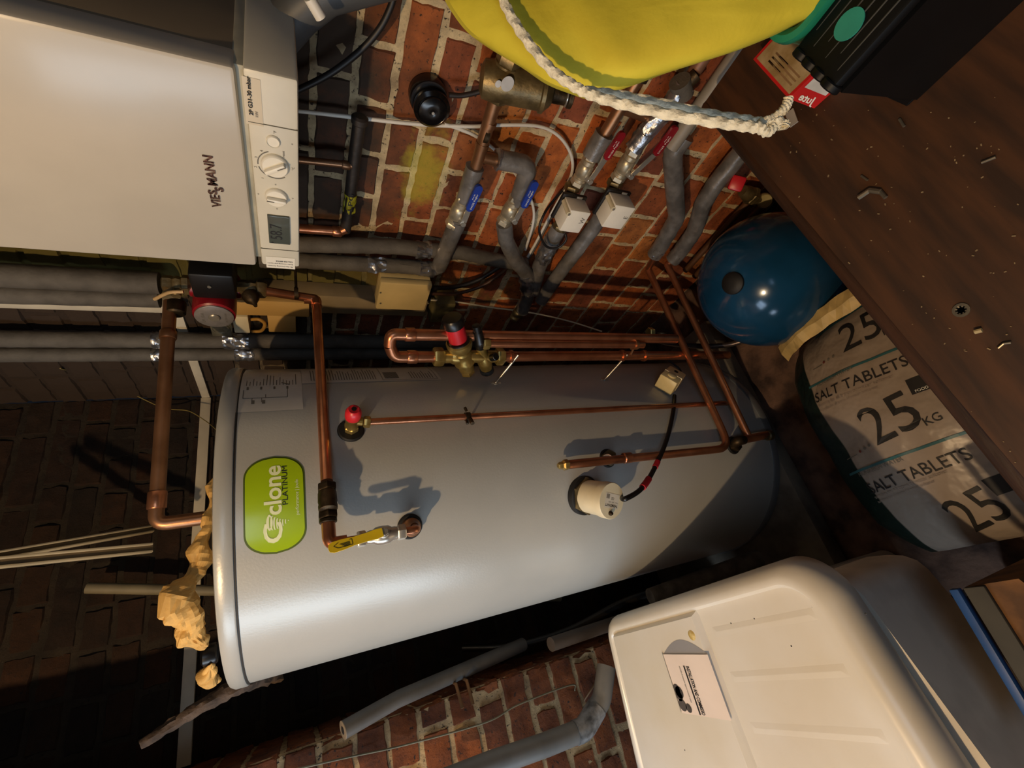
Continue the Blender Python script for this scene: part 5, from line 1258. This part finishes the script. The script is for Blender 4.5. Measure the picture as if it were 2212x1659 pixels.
bit('wood_chip', 'pale chip on the bench below the lock washer', 'chip', ((2108, 717), (2124, 713)), .0026, mat('pale chip', 'A89468', .7))
bit('wire_bit', 'curved bit of wire on the bench near its front edge', 'wire', ((2158, 752), (2170, 742), (2186, 740)), .0014, ts)
random.seed(5); mb = MB()
for _ in range(150):
    u, v = random.uniform(1680, 2205), random.uniform(210, 1000)
    if v > 280+(u-1512)*1.22-40-60: continue
    q = onb(u, v); s_ = random.uniform(.0004, .0013); mb.add(box_vf(q+V((0, 0, s_/2)), (s_*random.uniform(1, 2.5), s_, s_), ((math.cos(u), math.sin(u), 0), (-math.sin(u), math.cos(u), 0), (0, 0, 1)), 0))
o = mb.make('sawdust', mat('dust specks', '8A7452', .9), None, False); tag(o, 'sawdust and tiny crumbs scattered over the dark bench', 'sawdust', None, 'stuff')
# red and white carton
zt2 = ZB+.06
T = [at(1627, 128, 'Z', zt2), at(1703, 213, 'Z', zt2), at(1812, 108, 'Z', zt2)]; T.append(T[0]+T[2]-T[1])
rc = root('small_carton', 'small red and white carton with a dusty beige top, beside the green-lined crate', 'box', (T[0]+T[2])/2-V((0, 0, .06)))
redc = mat('carton red', 'C01C1C', .5, 0, .06); bei = mat('dusty beige card', 'B8A27C', .8, 0, .18, 25, c2='8E7448')
prism('carton', T, (0, 0, -.0595), redc, rc)
e1, e2 = (T[2]-T[1]), (T[0]-T[1]); L1, L2 = e1.length, e2.length; e1.normalize(); e2.normalize()
ct = lambda x, y: T[1]+e1*x+e2*y+V((0, 0, .0007))
mk('carton_top', [ct(.004, .004), ct(L1-.003, .004), ct(L1-.003, L2-.005), ct(.004, L2-.005)], [(0, 1, 2, 3)], bei, rc, False)
csd = lambda x, y: T[1]+e1*x+V((0, 0, -y))-(e2)*.0007
mk('white_panel', [csd(L1*.28, .006), csd(L1*.92, .006), csd(L1*.92, .054), csd(L1*.28, .054)], [(0, 1, 2, 3)], mat('white card', 'D4D2CC', .5), rc, False)
text('carton_script', 'Jute', lambda x, y: csd(L1*.26-x, .018+y)if False else T[1]+e1*(L1*.05+y*1.0)+V((0, 0, -.050+x))-e2*.0010, whiteink, rc, w=.036, h=.010, shear=.3, bold=True)
for i in range(3): mk('printed_line', [ct(L1*.16+i*.006, L2*.12), ct(L1*.16+i*.006+.0025, L2*.12), ct(L1*.16+i*.006+.0025, L2*.75), ct(L1*.16+i*.006, L2*.75)], [(0, 1, 2, 3)], mat('brown print', '8A6A48', .6), rc, False)
q = onb(1712, 252); o = prism('paper_scrap', [q+V((.012, .004, .001)), q+V((-.012, .010, .001)), q+V((-.016, -.002, .001)), q+V((.008, -.008, .001))], (0, 0, .002), mat('grey scrap', '9A948C', .6)); tag(o, 'small grey white scrap beside the corner of the red carton', 'scrap')
# black crate with green liner
zr = ZB+.20
ci = at(1700, 138, 'Z', zr); co = at(1832, 165, 'Z', zr)
cr = root('black_crate', 'black plastic crate with ribbed rim holding a green tub, in the dark top right corner', 'crate', (ci.x, -.1, ZB))
bk = mat('matt black crate plastic', '07080A', .5, 0, .1, 12, spec=.25)
xi, xo, yf = ci.x, co.x, (ci.y+co.y)/2
xo2 = at(2010, 190, 'Z', ZB).x
f0 = yf; b0 = -.62
prism('side_wall', [V((xo, f0, zr-.01)), V((xo+.048, f0-.01, ZB+.001)), V((xo+.058, f0-.01, ZB+.001)), V((xo+.012, f0, zr-.01))], (0, b0-f0, 0), bk, cr)
mb = MB(); mb.add(box_vf(((xi+xo)/2, (f0+b0)/2, zr), (abs(xi-xo), f0-b0, .012), None, .004))
rb = MB()
for i in range(6): 
    x = xo+(xi-xo)*(.14+.15*i); rb.add(rod_vf((x, f0-.012-(i % 2)*.01, zr+.005), (x, f0-.075, zr+.0055), .0012, 8)); rb.add(rod_vf((x, f0-.095, zr+.005), (x, f0-.20, zr+.0055), .0012, 8))
for i in range(4): mb.add(rod_vf((xo+(xi-xo)*(.12+.25*i), f0-.004, zr-.001), (xo+(xi-xo)*(.12+.25*i), f0+.004, zr-.001), .011, 14))
mb.make('ribbed_rim', bk, cr); rb.make('rim_ribs', mat('highlight grey ribs', '3A3A38', .5), cr)  # rib edge highlights put into the colour as a lighter grey
bb('floor_panel', (xo+.05, b0, ZB+.001), (xi+.20, f0, ZB+.006), bk, cr, .002); bb('far_end', (xo+.05, f0-.018, ZB+.004), (xi+.20, f0, zr-.03), bk, cr, .002); bb('back_wall', (xi+.19, b0, ZB+.004), (xi+.20, f0, zr-.03), bk, cr, .002)
q = at(1835, 53, 'Z', zr+.0065); lathe('green_dot', [(.0135, 0), (.0135, .0012)], q, (0, 0, 1), mat('teal sticker', '2E8E7C', .5), cr, 28)
gt = root('green_tub', 'green plastic tub sitting in the black crate under the yellow sack', 'tub', (xi+.07, f0-.10, ZB+.006))
grm = mat('green tub plastic', '1F7A5C', .35, 0, .06)
gx0, gx1, gy0, gy1 = xi-.004, xi+.17, b0+.2, f0+.006
zr += .012
def ring3(d, z): return [V((x, y, z)) for x, y in rrect(gx0+d, gx1-d, gy0+d, gy1-d, .03-min(.015, d), 8)]
loft('tub', [ring3(.02, ZB+.008), ring3(.004, zr-.01), ring3(0, zr-.004), ring3(0, zr+.004), ring3(.006, zr+.006), ring3(.014, zr), ring3(.03, ZB+.02)], grm, gt, True, True)

# yellow sack
out_px = [(955, -60), (958, -10), (975, 25), (1010, 70), (1062, 108), (1125, 145), (1180, 182), (1235, 204), (1272, 215), (1300, 208), (1370, 184), (1440, 158), (1510, 136), (1590, 110), (1660, 82), (1720, 54), (1780, 28), (1840, -10), (1950, -90), (1900, -260), (1600, -420), (1200, -400), (1000, -220)]
def sd(u): return .56-.09*(u-950)/900
sp_ = spline([V((u, v, 0)) for u, v in out_px+[out_px[0]]], 5)[:-1]
yo = [CAM+ray(p.x, p.y)*sd(p.x) for p in sp_]
cen = sum(yo, V((0, 0, 0)))/len(yo); n = len(yo); vs = []; fs = []; nrm = (CAM-cen).normalized()
def foldn(p, k): return noise.noise(V((p.x*6+p.y*8, p.z*9, k)))*.016+noise.noise(V((p.x*3, p.y*26+p.z*13, k+3)))*.006
NR = 16
for side in (1, -1):
    for i in range(NR+1):
        t = 1-i/NR*.985; h = math.sqrt(max(0, 1-min(1, t)**2.6))
        for p in yo:
            q = cen+(p-cen)*t; vs.append(q+nrm*side*(h*(.055 if side > 0 else .045)+(foldn(q, side) if 0 < i else 0)*min(1, h*2)))
for s_ in range(2):
    k = s_*(NR+1)*n
    for i in range(NR):
        for j in range(n): fs.append((k+i*n+j, k+i*n+(j+1) % n, k+(i+1)*n+(j+1) % n, k+(i+1)*n+j))
    fs.append(tuple(range(k+NR*n, k+(NR+1)*n)))
# the two shells share the outline
bmv = {j: (NR+1)*n+j for j in range(n)}; inv = {v: k for k, v in bmv.items()}
fs = [tuple(inv.get(i, i) for i in f) for f in fs]
sk = root('yellow_sack', 'bright yellow cloth drawstring sack filling the top of the picture', 'sack', (cen.x, cen.y, min(v.z for v in vs)))
ym = mat('yellow cloth', 'CFC034', .8, 0, .05, 8, c2='BFAE28', bump=.35, bscale=45)
mk('cloth', vs, fs, ym, sk)
def rpath(px, dz): return spline([CAM+ray(u, v)*(sd(u)-dz) for u, v in px], 14)
def rope(name, px, dz, r):
    P_ = resamp(rpath(px, dz), .0022); v = []; f = []; sg = 12
    for i, p in enumerate(P_):
        t = (P_[min(i+1, len(P_)-1)]-P_[max(i-1, 0)]).normalized(); a_, b_ = frame(t)
        for k in range(sg):
            a = 2*PI*k/sg; rr = r*(1+.16*math.cos(3*a+i*.9)); v.append(p+(a_*math.cos(a)+b_*math.sin(a))*rr)
    for i in range(len(P_)-1):
        for k in range(sg): f.append((i*sg+k, i*sg+(k+1) % sg, (i+1)*sg+(k+1) % sg, (i+1)*sg+k))
    return mk(name, v, f, ropem, sk)
rope('drawstring', [(1075, -30), (1100, 28), (1140, 90), (1190, 150), (1240, 186), (1275, 204), (1340, 224), (1440, 246), (1540, 263), (1610, 272), (1650, 278)], .057, .0050)
rope('drawstring', [(1262, 196), (1330, 205), (1420, 222), (1520, 245), (1600, 258), (1650, 266), (1668, 262)], .045, .0046)
rope('drawstring', [(1640, 272), (1655, 262), (1668, 272), (1658, 284), (1645, 276), (1660, 264), (1690, 268), (1692, 276)], .050, .0050)
rope('drawstring', [(1660, 270), (1672, 255), (1690, 240), (1700, 225), (1703, 212)], .050, .0042)

# added tall board, out of view, shaped to shade part of the brick pier
o = prism('shade_board', [V((-.68, .9, 0)), V((-.68, .9, 1.30)), V((-.52, .9, 1.40)), V((-.507, .9, 1.93)), V((-.546, .9, 1.98)), V((-.565, .9, 1.62)), V((-.78, .9, 1.5)), V((-.78, .9, 0))], (0, .012, 0), dkw, None); tag(o, 'added shade board standing on the floor beside the softener, outside the left edge of the picture', 'board')
